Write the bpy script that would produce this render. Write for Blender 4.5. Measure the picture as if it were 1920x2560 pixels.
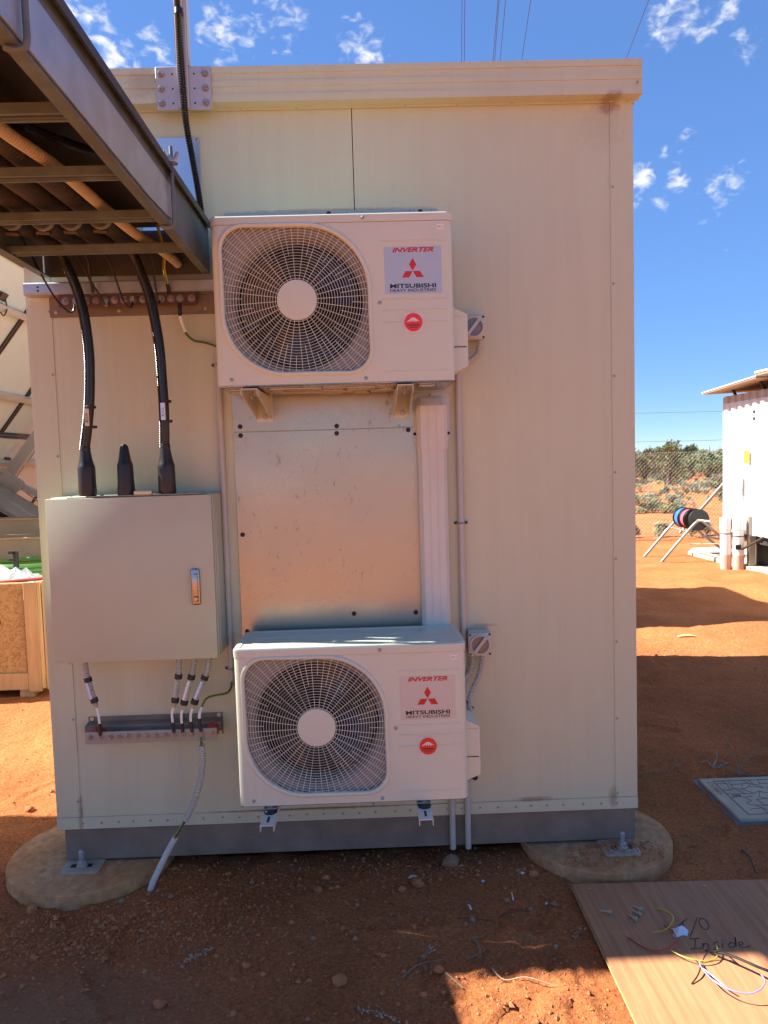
import bpy, bmesh, math, random
from mathutils import Vector, Matrix, noise
PI = math.pi
rnd = random.Random(7)
for o in list(bpy.data.objects):
    bpy.data.objects.remove(o, do_unlink=True)
S = bpy.context.scene
COL = S.collection

# ------------------------------------------------------------ camera, sky, sun, exposure
cam = bpy.data.cameras.new('camera'); camo = bpy.data.objects.new('camera', cam); COL.objects.link(camo)
r_, d_, w_ = (0.99936807, -0.01985677, -0.02948176), (-0.03072711, -0.06564402, -0.99736989), (0.01786924, 0.99764551, -0.06621268)
CAMP = Vector((0.0, -2.75265, 1.55845))
camo.matrix_world = Matrix(((r_[0], -d_[0], -w_[0], CAMP.x), (r_[1], -d_[1], -w_[1], CAMP.y), (r_[2], -d_[2], -w_[2], CAMP.z), (0, 0, 0, 1)))
cam.sensor_fit = 'VERTICAL'; cam.sensor_height = 36.0; cam.lens = 1826.675 / 2560 * 36
cam.clip_start = 0.05; cam.clip_end = 3000
S.camera = camo

SUN = Vector((-1.03, 0.18, 1.0)).normalized()
SUN_EL = math.asin(SUN.z); SUN_ROT = math.atan2(SUN.x, SUN.y)
EXPOSURE = 2.2
world = bpy.data.worlds.new('World'); S.world = world; world.use_nodes = True
wt = world.node_tree; wt.nodes.clear()
def wn(t, **kw):
    n = wt.nodes.new(t)
    for k, v in kw.items(): setattr(n, k, v)
    return n
sky = wn('ShaderNodeTexSky', sky_type='NISHITA', sun_disc=False, sun_elevation=SUN_EL, sun_rotation=SUN_ROT,
         altitude=2000.0, air_density=.85, dust_density=0.0, ozone_density=8.5)
tc = wn('ShaderNodeTexCoord')
def skydir(px, py):
    v = Vector(r_) * ((px - 960) / 1826.675) + Vector(d_) * ((py - 1280) / 1826.675) + Vector(w_)
    return v.normalized()
# scattered fair-weather cloud: clusters (direction, angular radius), broken up by noise
CL = [(165, 15, 70, 1), (240, 70, 60, .8), (265, 110, 75, .9), (285, 140, 70, 1), (385, 115, 55, .8), (560, 78, 90, .9), (700, 48, 90, .8), (905, 128, 85, .9),
      (1690, 40, 90, .9), (1800, 5, 80, .8), (1742, 75, 40, .8), (1862, 105, 55, .7), (1598, 442, 48, 1), (1688, 447, 46, .95), (1655, 507, 32, .9), (1588, 512, 32, .8),
      (1810, 468, 52, .72), (1840, 425, 44, .7), (1708, 350, 38, .7), (1665, 375, 30, .5), (1765, 535, 70, .4), (420, 150, 40, .5),
      (-250, 60, 200, .8), (-60, -150, 160, .9), (2150, 420, 130, .8), (2350, 150, 160, .8), (1200, -420, 240, .9), (500, -600, 260, .9), (-900, 300, 260, .8), (2800, 500, 260, .8), (3600, -300, 300, .9)]
mask = None
for (cx, cy, rr, st) in CL:
    dv = skydir(cx, cy)
    dt = wn('ShaderNodeVectorMath', operation='DOT_PRODUCT'); wt.links.new(tc.outputs['Generated'], dt.inputs[0]); dt.inputs[1].default_value = dv
    ang = rr / 1826.675
    mr = wn('ShaderNodeMapRange'); mr.inputs['From Min'].default_value = math.cos(ang * 1.0); mr.inputs['From Max'].default_value = math.cos(ang * 0.15)
    mr.inputs['To Min'].default_value = 0; mr.inputs['To Max'].default_value = st; wt.links.new(dt.outputs['Value'], mr.inputs['Value'])
    if mask is None: mask = mr.outputs[0]
    else:
        mx = wn('ShaderNodeMath', operation='MAXIMUM'); wt.links.new(mask, mx.inputs[0]); wt.links.new(mr.outputs[0], mx.inputs[1]); mask = mx.outputs[0]
mp = wn('ShaderNodeMapping'); mp.inputs['Scale'].default_value = (1, 1, 1.7); wt.links.new(tc.outputs['Generated'], mp.inputs[0])
n1 = wn('ShaderNodeTexNoise'); n1.inputs['Scale'].default_value = 55; n1.inputs['Detail'].default_value = 7; n1.inputs['Roughness'].default_value = .52; n1.inputs['Distortion'].default_value = .35
wt.links.new(mp.outputs[0], n1.inputs['Vector'])
a1 = wn('ShaderNodeMath', operation='MULTIPLY_ADD'); wt.links.new(mask, a1.inputs[0]); a1.inputs[1].default_value = .42; wt.links.new(n1.outputs['Fac'], a1.inputs[2])
cm = wn('ShaderNodeMapRange'); cm.interpolation_type = 'SMOOTHSTEP'; cm.inputs['From Min'].default_value = .72; cm.inputs['From Max'].default_value = 1.16; wt.links.new(a1.outputs[0], cm.inputs['Value'])
bgs = wn('ShaderNodeBackground'); bgs.inputs['Strength'].default_value = .12
# soft roll-off of the bright horizon, as the camera's own tone response gives it (same for the whole sky)
sepc = wn('ShaderNodeSeparateColor'); wt.links.new(sky.outputs[0], sepc.inputs[0])
ro = wn('ShaderNodeMath', operation='MULTIPLY_ADD'); wt.links.new(sepc.outputs[2], ro.inputs[0]); ro.inputs[1].default_value = 1 / 3.0; ro.inputs[2].default_value = 1.0
rd = wn('ShaderNodeMath', operation='DIVIDE'); rd.inputs[0].default_value = 1.0; wt.links.new(ro.outputs[0], rd.inputs[1])
hs = wn('ShaderNodeVectorMath', operation='SCALE'); wt.links.new(sky.outputs[0], hs.inputs[0]); wt.links.new(rd.outputs[0], hs.inputs['Scale'])
mixc = wn('ShaderNodeMix', data_type='RGBA'); wt.links.new(cm.outputs[0], mixc.inputs['Factor']); wt.links.new(hs.outputs[0], mixc.inputs['A']); mixc.inputs['B'].default_value = (2.1, 2.1, 2.15, 1)
wt.links.new(mixc.outputs['Result'], bgs.inputs['Color'])
wo = wn('ShaderNodeOutputWorld'); wt.links.new(bgs.outputs[0], wo.inputs['Surface'])

sl = bpy.data.lights.new('sun', 'SUN'); sl.energy = 3.6; sl.angle = math.radians(.53); sl.color = (1.0, .96, .87)
slo = bpy.data.objects.new('sun', sl); COL.objects.link(slo); slo.rotation_euler = (-SUN).to_track_quat('-Z', 'Y').to_euler(); slo.location = (-6, 1, 8)
S.view_settings.view_transform = 'Standard'; S.view_settings.look = 'None'; S.view_settings.exposure = EXPOSURE; S.view_settings.gamma = 1
S.view_settings.use_curve_mapping = False
S.render.engine = 'CYCLES'

# ------------------------------------------------------------ materials
MATS = {}
def mat(name, col, rough=.6, metal=0.0, var=.08, scale=6.0, bump=0.0, bscale=120.0, dust=0.0, dustcol=(.33, .15, .07), spec=.5, stretch=(1, 1, 1), coat=0.0, bdist=.002):
    if name in MATS: return MATS[name]
    m = bpy.data.materials.new(name); m.use_nodes = True; MATS[name] = m
    nt = m.node_tree; N = nt.nodes; L = nt.links; bs = N['Principled BSDF']
    bs.inputs['Roughness'].default_value = rough; bs.inputs['Metallic'].default_value = metal; bs.inputs['Specular IOR Level'].default_value = spec
    bs.inputs['Coat Weight'].default_value = coat
    t = N.new('ShaderNodeTexCoord'); mp = N.new('ShaderNodeMapping'); mp.inputs['Scale'].default_value = stretch; L.new(t.outputs['Object'], mp.inputs[0])
    nz = N.new('ShaderNodeTexNoise'); nz.inputs['Scale'].default_value = scale; nz.inputs['Detail'].default_value = 7; nz.inputs['Roughness'].default_value = .6; L.new(mp.outputs[0], nz.inputs['Vector'])
    rp = N.new('ShaderNodeMapRange'); rp.inputs['From Min'].default_value = .3; rp.inputs['From Max'].default_value = .7; rp.inputs['To Min'].default_value = 1 - var; rp.inputs['To Max'].default_value = 1 + var; L.new(nz.outputs['Fac'], rp.inputs['Value'])
    mu = N.new('ShaderNodeMix'); mu.data_type = 'RGBA'; mu.blend_type = 'MULTIPLY'; mu.inputs['Factor'].default_value = 1; mu.inputs['A'].default_value = (*col, 1)
    cb = N.new('ShaderNodeCombineColor'); [L.new(rp.outputs[0], cb.inputs[i]) for i in range(3)]; L.new(cb.outputs[0], mu.inputs['B'])
    out = mu.outputs['Result']
    rr = N.new('ShaderNodeMapRange'); rr.inputs['From Min'].default_value = .3; rr.inputs['From Max'].default_value = .7
    rr.inputs['To Min'].default_value = max(.02, rough - .08); rr.inputs['To Max'].default_value = min(1, rough + .08); L.new(nz.outputs['Fac'], rr.inputs['Value']); L.new(rr.outputs[0], bs.inputs['Roughness'])
    if dust > 0:
        dn = N.new('ShaderNodeTexNoise'); dn.inputs['Scale'].default_value = 3.3; dn.inputs['Detail'].default_value = 9; dn.inputs['Roughness'].default_value = .68; L.new(mp.outputs[0], dn.inputs['Vector'])
        dr = N.new('ShaderNodeMapRange'); dr.inputs['From Min'].default_value = .42; dr.inputs['From Max'].default_value = .72; dr.inputs['To Max'].default_value = dust; L.new(dn.outputs['Fac'], dr.inputs['Value'])
        dm = N.new('ShaderNodeMix'); dm.data_type = 'RGBA'; L.new(dr.outputs[0], dm.inputs['Factor']); L.new(out, dm.inputs['A']); dm.inputs['B'].default_value = (*dustcol, 1); out = dm.outputs['Result']
        if metal > 0:
            mm = N.new('ShaderNodeMapRange'); mm.inputs['To Min'].default_value = metal; mm.inputs['To Max'].default_value = 0; L.new(dr.outputs[0], mm.inputs['Value']); L.new(mm.outputs[0], bs.inputs['Metallic'])
    L.new(out, bs.inputs['Base Color'])
    if bump > 0:
        bn = N.new('ShaderNodeTexNoise'); bn.inputs['Scale'].default_value = bscale; bn.inputs['Detail'].default_value = 6; L.new(mp.outputs[0], bn.inputs['Vector'])
        bp = N.new('ShaderNodeBump'); bp.inputs['Strength'].default_value = bump; bp.inputs['Distance'].default_value = bdist; L.new(bn.outputs['Fac'], bp.inputs['Height']); L.new(bp.outputs[0], bs.inputs['Normal'])
    return m
def nodes_of(m): return m.node_tree.nodes, m.node_tree.links, m.node_tree.nodes['Principled BSDF']

CREAM = (.545, .565, .385)
mat('ac_paint', (.59, .635, .495), .38, var=.03, scale=3, dust=.06, dustcol=(.45, .3, .2))
mat('cowl_in_shade', (.28, .275, .24), .55, var=.08)  # cabinet colour darkened for the shade behind the grille
mat('ac_dark', (.012, .012, .013), .5, var=.2)
mat('fan_plastic', (.022, .022, .024), .28, var=.15)
mat('enclosure', (.45, .475, .34), .42, var=.05, scale=2.5, dust=.2, dustcol=(.4, .26, .18), bump=.06, bscale=300)
mat('galv', (.42, .46, .48), .42, .6, var=.16, scale=16, dust=.12, bump=.05, bscale=60)
mat('galv_new', (.60, .64, .70), .33, .8, var=.04, scale=5, dust=.05)
mat('galv_matt', (.46, .455, .47), .5, .2, var=.06, scale=9, dust=.08)
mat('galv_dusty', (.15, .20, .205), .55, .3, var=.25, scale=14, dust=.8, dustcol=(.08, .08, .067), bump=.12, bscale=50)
mat('channel_steel', (.22, .185, .14), .6, .05, spec=.2, var=.22, scale=9, dust=.32, dustcol=(.24, .15, .1), bump=.08, bscale=70)
mat('steel_plate', (.42, .37, .28), .55, .1, spec=.25, var=.12, scale=20, dust=.25)
mat('zinc_bolt', (.38, .33, .28), .32, .6, var=.15, scale=80)
mat('stainless', (.27, .34, .335), .36, .3, var=.08, scale=40)
mat('chrome', (.40, .40, .38), .24, .9, var=.06, scale=30)
mat('rubber', (.012, .011, .011), .38, var=.25, scale=30, dust=.18, dustcol=(.12, .07, .04))
mat('black_cable', (.012, .012, .013), .33, var=.2, scale=30)
mat('black_corr', (.01, .01, .011), .3, var=.2)
mat('tape', (.012, .012, .012), .42, var=.2)
mat('grey_flex', (.46, .46, .40), .5, var=.08, scale=20, dust=.12)
mat('grey_flex_pale', (.62, .57, .51), .5, var=.08, dust=.1)
mat('grey_conduit', (.46, .46, .41), .48, var=.07, scale=12, dust=.12, dustcol=(.42, .28, .2))
mat('duct_plastic', (.60, .615, .53), .42, var=.04, scale=6, dust=.12, dustcol=(.45, .3, .18))
mat('isolator', (.50, .50, .44), .45, var=.05, dust=.15)
mat('isolator_clear', (.20, .18, .16), .12, var=.15, scale=30)
mat('white_label', (.78, .77, .74), .45, var=.05, scale=60)
mat('label_blue', (.55, .66, .85), .3, var=.12, scale=200)
mat('brass_tag', (.62, .55, .36), .4, .2, var=.2, scale=60)
mat('wire_green', (.015, .10, .04), .38, var=.1)
mat('wire_yellow', (.50, .40, .03), .38, var=.1)
mat('red_bar', (.085, .035, .035), .45, var=.25, scale=40, dust=.3)
mat('red_insulator', (.32, .03, .03), .4, var=.1)
mat('orange_conduit', (.46, .42, .31), .6, var=.12, scale=20, dust=.3, dustcol=(.36, .27, .16))
mat('dusty_pipe', (.035, .034, .032), .7, var=.3, scale=12, dust=.8, dustcol=(.062, .05, .04))
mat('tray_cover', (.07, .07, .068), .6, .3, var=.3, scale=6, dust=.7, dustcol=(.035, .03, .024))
mat('copper', (.09, .065, .05), .45, .5, var=.2, scale=60)
mat('concrete', (.56, .31, .15), .88, spec=.06, var=.35, scale=26, dust=1.0, dustcol=(.43, .175, .065), bump=.5, bscale=140, bdist=.004)
mat('slab', (.55, .45, .34), .85, spec=.06, var=.15, scale=6, dust=.35, bump=.3, bscale=80)
mat('text_red', (.52, .018, .02), .42, var=.05)
mat('text_black', (.012, .015, .022), .45, var=.05)
mat('sticker_silver', (.47, .515, .51), .36, .3, var=.03, scale=8)
mat('sticker_clear', (.66, .62, .55), .3, var=.03)
mat('sticker_red', (.72, .035, .025), .35, var=.03)
mat('white_print', (.72, .64, .56), .4, spec=.06, var=.03)
mat('pen', (.02, .016, .02), .5, var=.2)
mat('pit_plastic', (.50, .42, .30), .7, spec=.06, var=.12, scale=14, dust=.25, bump=.15, bscale=150)
mat('pit_groove', (.19, .085, .055), .9, var=.2)
mat('pit_blue', (.10, .115, .13), .6, var=.15, dust=.35)
mat('white_metal', (.74, .79, .78), .45, var=.04, scale=4, dust=.05)
mat('pvc', (.76, .70, .68), .45, var=.05, scale=6, dust=.12)
mat('pvc_muddy', (.58, .36, .28), .7, var=.12, scale=10)
mat('yellow_label', (.72, .45, .03), .5, var=.15, scale=40)
mat('reel_black', (.02, .02, .021), .5, var=.2)
mat('reel_blue', (.03, .16, .62), .35, var=.2, scale=40)
mat('reel_pink', (.78, .12, .16), .35, var=.2, scale=40)
mat('pipe_steel', (.30, .285, .25), .45, .5, var=.12, dust=.25)
mat('rope', (.66, .6, .52), .8, var=.1)
mat('brown_panel', (.30, .2, .13), .7, var=.25, scale=5)
mat('panel_back', (.66, .63, .60), .5, var=.05, scale=3, dust=.12, dustcol=(.5, .34, .24))
mat('panel_frame', (.02, .02, .022), .4, var=.1)
mat('panel_glass', (.012, .016, .035), .08, var=.1)
mat('purlin', (.52, .48, .45), .5, .4, var=.1, dust=.2)
mat('truck_white', (.8, .8, .8), .35, var=.04)
mat('dark_chassis', (.03, .027, .026), .7, var=.3)
mat('tyre', (.05, .042, .038), .85, var=.2, dust=.3)
mat('rim', (.6, .58, .55), .4, .4, var=.1)
mat('leaf_green', (.05, .3, .08), .5, var=.1)
mat('timber', (.52, .33, .15), .65, var=.16, scale=5, stretch=(6, 6, .6), bump=.1, bscale=40)
mat('timber_pale', (.60, .42, .20), .65, var=.14, scale=5, stretch=(6, 6, .6), bump=.1, bscale=40)
mat('hose_green', (.10, .26, .05), .4, var=.15)
mat('card', (.46, .34, .2), .8, var=.1)
mat('plastic_bag', (.72, .74, .76), .25, var=.1, scale=20)
mat('stone', (.48, .17, .07), .85, spec=.06, var=.25, scale=30, bump=.4, bscale=90)
mat('stone_pale', (.36, .21, .12), .85, spec=.06, var=.25, scale=30, bump=.4, bscale=90)
mat('twig', (.27, .19, .12), .8, spec=.06, var=.25, scale=40)
mat('twig_white', (.40, .31, .21), .8, spec=.06, var=.25, scale=40)
mat('twig_dark', (.12, .07, .045), .8, spec=.06, var=.25, scale=40)
mat('wire_red', (.38, .05, .03), .4, var=.1)
mat('wire_purple', (.32, .26, .5), .4, var=.1)
mat('powerline', (.03, .03, .035), .5)
mat('fence_wire', (.58, .54, .48), .5, .1, var=.1)
mat('saltbush_a', (.22, .225, .14), .8, var=.4, scale=6)
mat('saltbush_b', (.29, .275, .18), .8, var=.4, scale=6)
mat('saltbush_c', (.21, .205, .06), .8, var=.4, scale=6)
mat('tree_leaf', (.13, .16, .065), .75, var=.45, scale=3)
mat('tree_leaf2', (.18, .20, .09), .75, var=.45, scale=3)
mat('bark', (.12, .085, .065), .9, var=.3)
mat('silica', (.70, .70, .70), .3)

def mat_wall():
    m = mat('shelter_wall', CREAM, .42, var=.03, scale=1.6, spec=.45)
    N, L, bs = nodes_of(m)
    base = bs.inputs['Base Color'].links[0].from_socket
    t = N.new('ShaderNodeTexCoord')
    # faint vertical runs of red dust
    mp = N.new('ShaderNodeMapping'); mp.inputs['Scale'].default_value = (7, 7, .35); L.new(t.outputs['Object'], mp.inputs[0])
    nz = N.new('ShaderNodeTexNoise'); nz.inputs['Scale'].default_value = 2.6; nz.inputs['Detail'].default_value = 8; nz.inputs['Roughness'].default_value = .65; L.new(mp.outputs[0], nz.inputs['Vector'])
    mr = N.new('ShaderNodeMapRange'); mr.inputs['From Min'].default_value = .46; mr.inputs['From Max'].default_value = .74; mr.inputs['To Max'].default_value = .17; L.new(nz.outputs['Fac'], mr.inputs['Value'])
    mx = N.new('ShaderNodeMix'); mx.data_type = 'RGBA'; L.new(mr.outputs[0], mx.inputs['Factor']); L.new(base, mx.inputs['A']); mx.inputs['B'].default_value = (.47, .335, .22, 1)
    out = mx.outputs['Result']
    # rust / dirt stains with their own shape, round chosen spots
    fine = N.new('ShaderNodeTexNoise'); fine.inputs['Scale'].default_value = 38; fine.inputs['Detail'].default_value = 8; fine.inputs['Roughness'].default_value = .7; L.new(t.outputs['Object'], fine.inputs['Vector'])
    for (x, z, rx, rz, st) in ((.915, 2.84, .05, .035, .8), (.88, 2.77, .10, .10, .16), (.60, .24, .09, .010, .8), (.91, .235, .02, .05, .7), (-1.15, .245, .012, .10, .7), (-.75, 2.93, .07, .06, .4), (-.30, .235, .4, .006, .8),
                               (-.1, 2.492, .4, .008, .6), (.42, .93, .06, .008, .5)):
        sb = N.new('ShaderNodeVectorMath'); sb.operation = 'SUBTRACT'; L.new(t.outputs['Object'], sb.inputs[0]); sb.inputs[1].default_value = (x, -.02, z)
        ml = N.new('ShaderNodeVectorMath'); ml.operation = 'MULTIPLY'; L.new(sb.outputs[0], ml.inputs[0]); ml.inputs[1].default_value = (1 / rx, 2, 1 / rz)
        ln = N.new('ShaderNodeVectorMath'); ln.operation = 'LENGTH'; L.new(ml.outputs[0], ln.inputs[0])
        ad = N.new('ShaderNodeMath'); ad.operation = 'MULTIPLY_ADD'; L.new(fine.outputs['Fac'], ad.inputs[0]); ad.inputs[1].default_value = -1.9; L.new(ln.outputs['Value'], ad.inputs[2])
        rg = N.new('ShaderNodeMapRange'); rg.inputs['From Min'].default_value = -.55; rg.inputs['From Max'].default_value = .1; rg.inputs['To Min'].default_value = st * .75; rg.inputs['To Max'].default_value = 0; L.new(ad.outputs[0], rg.inputs['Value'])
        m2 = N.new('ShaderNodeMix'); m2.data_type = 'RGBA'; L.new(rg.outputs[0], m2.inputs['Factor']); L.new(out, m2.inputs['A']); m2.inputs['B'].default_value = (.24, .115, .07, 1); out = m2.outputs['Result']
    L.new(out, bs.inputs['Base Color'])
    # shallow roll-formed ribs
    wv = N.new('ShaderNodeTexWave'); wv.wave_type = 'BANDS'; wv.bands_direction = 'X'; wv.inputs['Scale'].default_value = 3.2; wv.inputs['Distortion'].default_value = .0
    L.new(t.outputs['Object'], wv.inputs['Vector'])
    cr = N.new('ShaderNodeMapRange'); cr.inputs['From Min'].default_value = .9; cr.inputs['From Max'].default_value = 1.0; L.new(wv.outputs['Fac'], cr.inputs['Value'])
    wob = N.new('ShaderNodeTexNoise'); wob.inputs['Scale'].default_value = 1.7; L.new(t.outputs['Object'], wob.inputs['Vector'])
    b1 = N.new('ShaderNodeBump'); b1.inputs['Strength'].default_value = .35; b1.inputs['Distance'].default_value = .0012; L.new(cr.outputs[0], b1.inputs['Height'])
    b2 = N.new('ShaderNodeBump'); b2.inputs['Strength'].default_value = .35; b2.inputs['Distance'].default_value = .01; L.new(wob.outputs['Fac'], b2.inputs['Height']); L.new(b1.outputs[0], b2.inputs['Normal'])
    L.new(b2.outputs[0], bs.inputs['Normal'])
    return m
mat_wall()
def mat_alu():
    m = mat('alu_sheet', (.42, .415, .345), .3, .68, var=.05, scale=2.2, spec=.5)
    N, L, bs = nodes_of(m); base = bs.inputs['Base Color'].links[0].from_socket
    t = N.new('ShaderNodeTexCoord')
    s = N.new('ShaderNodeTexNoise'); s.inputs['Scale'].default_value = 19; s.inputs['Detail'].default_value = 10; s.inputs['Roughness'].default_value = .78; L.new(t.outputs['Object'], s.inputs['Vector'])
    r = N.new('ShaderNodeMapRange'); r.inputs['From Min'].default_value = .58; r.inputs['From Max'].default_value = .8; r.inputs['To Max'].default_value = .5; L.new(s.outputs['Fac'], r.inputs['Value'])
    mx = N.new('ShaderNodeMix'); mx.data_type = 'RGBA'; L.new(r.outputs[0], mx.inputs['Factor']); L.new(base, mx.inputs['A']); mx.inputs['B'].default_value = (.30, .235, .18, 1); sm = N.new('ShaderNodeMapping'); sm.inputs['Scale'].default_value = (1, 1, .45); L.new(t.outputs['Object'], sm.inputs[0])
    s2_ = N.new('ShaderNodeTexNoise'); s2_.inputs['Scale'].default_value = 75; s2_.inputs['Detail'].default_value = 4; L.new(sm.outputs[0], s2_.inputs['Vector'])
    lo_ = N.new('ShaderNodeTexNoise'); lo_.inputs['Scale'].default_value = 5; lo_.inputs['Detail'].default_value = 3; L.new(t.outputs['Object'], lo_.inputs['Vector'])
    r2_ = N.new('ShaderNodeMapRange'); r2_.inputs['From Min'].default_value = .60; r2_.inputs['From Max'].default_value = .68; L.new(s2_.outputs['Fac'], r2_.inputs['Value'])
    r3_ = N.new('ShaderNodeMapRange'); r3_.inputs['From Min'].default_value = .50; r3_.inputs['From Max'].default_value = .62; r3_.inputs['To Max'].default_value = .5; L.new(lo_.outputs['Fac'], r3_.inputs['Value'])
    m3_ = N.new('ShaderNodeMath'); m3_.operation = 'MULTIPLY'; L.new(r2_.outputs[0], m3_.inputs[0]); L.new(r3_.outputs[0], m3_.inputs[1])
    mx2 = N.new('ShaderNodeMix'); mx2.data_type = 'RGBA'; L.new(m3_.outputs[0], mx2.inputs['Factor']); L.new(mx.outputs['Result'], mx2.inputs['A']); mx2.inputs['B'].default_value = (.13, .10, .075, 1)
    L.new(mx2.outputs['Result'], bs.inputs['Base Color'])
    q = N.new('ShaderNodeTexNoise'); q.inputs['Scale'].default_value = 2.5; q.inputs['Detail'].default_value = 4; L.new(t.outputs['Object'], q.inputs['Vector'])
    qr = N.new('ShaderNodeMapRange'); qr.inputs['From Min'].default_value = .3; qr.inputs['From Max'].default_value = .7; qr.inputs['To Min'].default_value = .23; qr.inputs['To Max'].default_value = .36; L.new(q.outputs['Fac'], qr.inputs['Value'])
    ad = N.new('ShaderNodeMath'); ad.operation = 'MULTIPLY_ADD'; L.new(r.outputs[0], ad.inputs[0]); ad.inputs[1].default_value = .35; L.new(qr.outputs[0], ad.inputs[2]); L.new(ad.outputs[0], bs.inputs['Roughness'])
    mp = N.new('ShaderNodeMapping'); mp.inputs['Rotation'].default_value = (0, .35, 0); mp.inputs['Scale'].default_value = (90, 1, 2.2); L.new(t.outputs['Object'], mp.inputs[0])
    sc = N.new('ShaderNodeTexNoise'); sc.inputs['Scale'].default_value = 1.5; sc.inputs['Detail'].default_value = 2; L.new(mp.outputs[0], sc.inputs['Vector'])
    sr = N.new('ShaderNodeMapRange'); sr.inputs['From Min'].default_value = .70; sr.inputs['From Max'].default_value = .74; L.new(sc.outputs['Fac'], sr.inputs['Value'])
    wob = N.new('ShaderNodeTexNoise'); wob.inputs['Scale'].default_value = 2.2; L.new(t.outputs['Object'], wob.inputs['Vector'])
    b = N.new('ShaderNodeBump'); b.inputs['Strength'].default_value = .5; b.inputs['Distance'].default_value = .006; L.new(wob.outputs['Fac'], b.inputs['Height'])
    b2 = N.new('ShaderNodeBump'); b2.inputs['Strength'].default_value = .4; b2.inputs['Distance'].default_value = .0005; L.new(sr.outputs[0], b2.inputs['Height']); L.new(b.outputs[0], b2.inputs['Normal']); L.new(b2.outputs[0], bs.inputs['Normal'])
mat_alu()
def mat_ground():
    m = mat('red_dirt', (.48, .165, .062), .95, var=.26, scale=1.3, spec=.02)
    N, L, bs = nodes_of(m); base = bs.inputs['Base Color'].links[0].from_socket
    t = N.new('ShaderNodeTexCoord')
    g = N.new('ShaderNodeTexNoise'); g.inputs['Scale'].default_value = 85; g.inputs['Detail'].default_value = 10; g.inputs['Roughness'].default_value = .75; L.new(t.outputs['Object'], g.inputs['Vector'])
    gr = N.new('ShaderNodeMapRange'); gr.inputs['From Min'].default_value = .3; gr.inputs['From Max'].default_value = .72; gr.inputs['To Min'].default_value = .45; gr.inputs['To Max'].default_value = 1.5; L.new(g.outputs['Fac'], gr.inputs['Value'])
    cb = N.new('ShaderNodeCombineColor'); [L.new(gr.outputs[0], cb.inputs[i]) for i in range(3)]
    mu = N.new('ShaderNodeMix'); mu.data_type = 'RGBA'; mu.blend_type = 'MULTIPLY'; mu.inputs['Factor'].default_value = 1; L.new(base, mu.inputs['A']); L.new(cb.outputs[0], mu.inputs['B'])
    out = mu.outputs['Result']
    # paler grit lying in patches
    p = N.new('ShaderNodeTexNoise'); p.inputs['Scale'].default_value = 1.1; p.inputs['Detail'].default_value = 5; L.new(t.outputs['Object'], p.inputs['Vector'])
    v = N.new('ShaderNodeTexVoronoi'); v.inputs['Scale'].default_value = 170; L.new(t.outputs['Object'], v.inputs['Vector'])
    vr = N.new('ShaderNodeMapRange'); vr.inputs['From Min'].default_value = .16; vr.inputs['From Max'].default_value = .28; vr.inputs['To Min'].default_value = 1; vr.inputs['To Max'].default_value = 0; L.new(v.outputs['Distance'], vr.inputs['Value'])
    sep = N.new('ShaderNodeSeparateColor'); L.new(v.outputs['Color'], sep.inputs[0])
    gt = N.new('ShaderNodeMath'); gt.operation = 'GREATER_THAN'; L.new(sep.outputs[0], gt.inputs[0]); gt.inputs[1].default_value = .72
    pm = N.new('ShaderNodeMath'); pm.operation = 'MULTIPLY'; L.new(vr.outputs[0], pm.inputs[0]); L.new(gt.outputs[0], pm.inputs[1])
    pr = N.new('ShaderNodeMapRange'); pr.inputs['From Min'].default_value = .38; pr.inputs['From Max'].default_value = .62; pr.inputs['To Min'].default_value = .15; pr.inputs['To Max'].default_value = .7; L.new(p.outputs['Fac'], pr.inputs['Value'])
    pm2 = N.new('ShaderNodeMath'); pm2.operation = 'MULTIPLY'; L.new(pm.outputs[0], pm2.inputs[0]); L.new(pr.outputs[0], pm2.inputs[1])
    mg = N.new('ShaderNodeMix'); mg.data_type = 'RGBA'; L.new(pm2.outputs[0], mg.inputs['Factor']); L.new(out, mg.inputs['A']); mg.inputs['B'].default_value = (.52, .33, .22, 1); out = mg.outputs['Result']
    # dull grey-brown worn patch
    sb = N.new('ShaderNodeVectorMath'); sb.operation = 'SUBTRACT'; L.new(t.outputs['Object'], sb.inputs[0]); sb.inputs[1].default_value = (-1.05, -.78, 0)
    ml = N.new('ShaderNodeVectorMath'); ml.operation = 'MULTIPLY'; L.new(sb.outputs[0], ml.inputs[0]); ml.inputs[1].default_value = (1.5, 2.6, 1)
    ln = N.new('ShaderNodeVectorMath'); ln.operation = 'LENGTH'; L.new(ml.outputs[0], ln.inputs[0])
    ad = N.new('ShaderNodeMath'); ad.operation = 'MULTIPLY_ADD'; L.new(p.outputs['Fac'], ad.inputs[0]); ad.inputs[1].default_value = -1.0; L.new(ln.outputs['Value'], ad.inputs[2])
    rg = N.new('ShaderNodeMapRange'); rg.inputs['From Min'].default_value = -.2; rg.inputs['From Max'].default_value = .5; rg.inputs['To Min'].default_value = .55; rg.inputs['To Max'].default_value = 0; L.new(ad.outputs[0], rg.inputs['Value'])
    mw = N.new('ShaderNodeMix'); mw.data_type = 'RGBA'; L.new(rg.outputs[0], mw.inputs['Factor']); L.new(out, mw.inputs['A']); mw.inputs['B'].default_value = (.34, .2, .12, 1)
    L.new(mw.outputs['Result'], bs.inputs['Base Color'])
    h1 = N.new('ShaderNodeTexNoise'); h1.inputs['Scale'].default_value = 30; h1.inputs['Detail'].default_value = 11; h1.inputs['Roughness'].default_value = .72; L.new(t.outputs['Object'], h1.inputs['Vector'])
    h0 = N.new('ShaderNodeTexNoise'); h0.inputs['Scale'].default_value = 7; h0.inputs['Detail'].default_value = 8; h0.inputs['Roughness'].default_value = .65; L.new(t.outputs['Object'], h0.inputs['Vector'])
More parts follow.
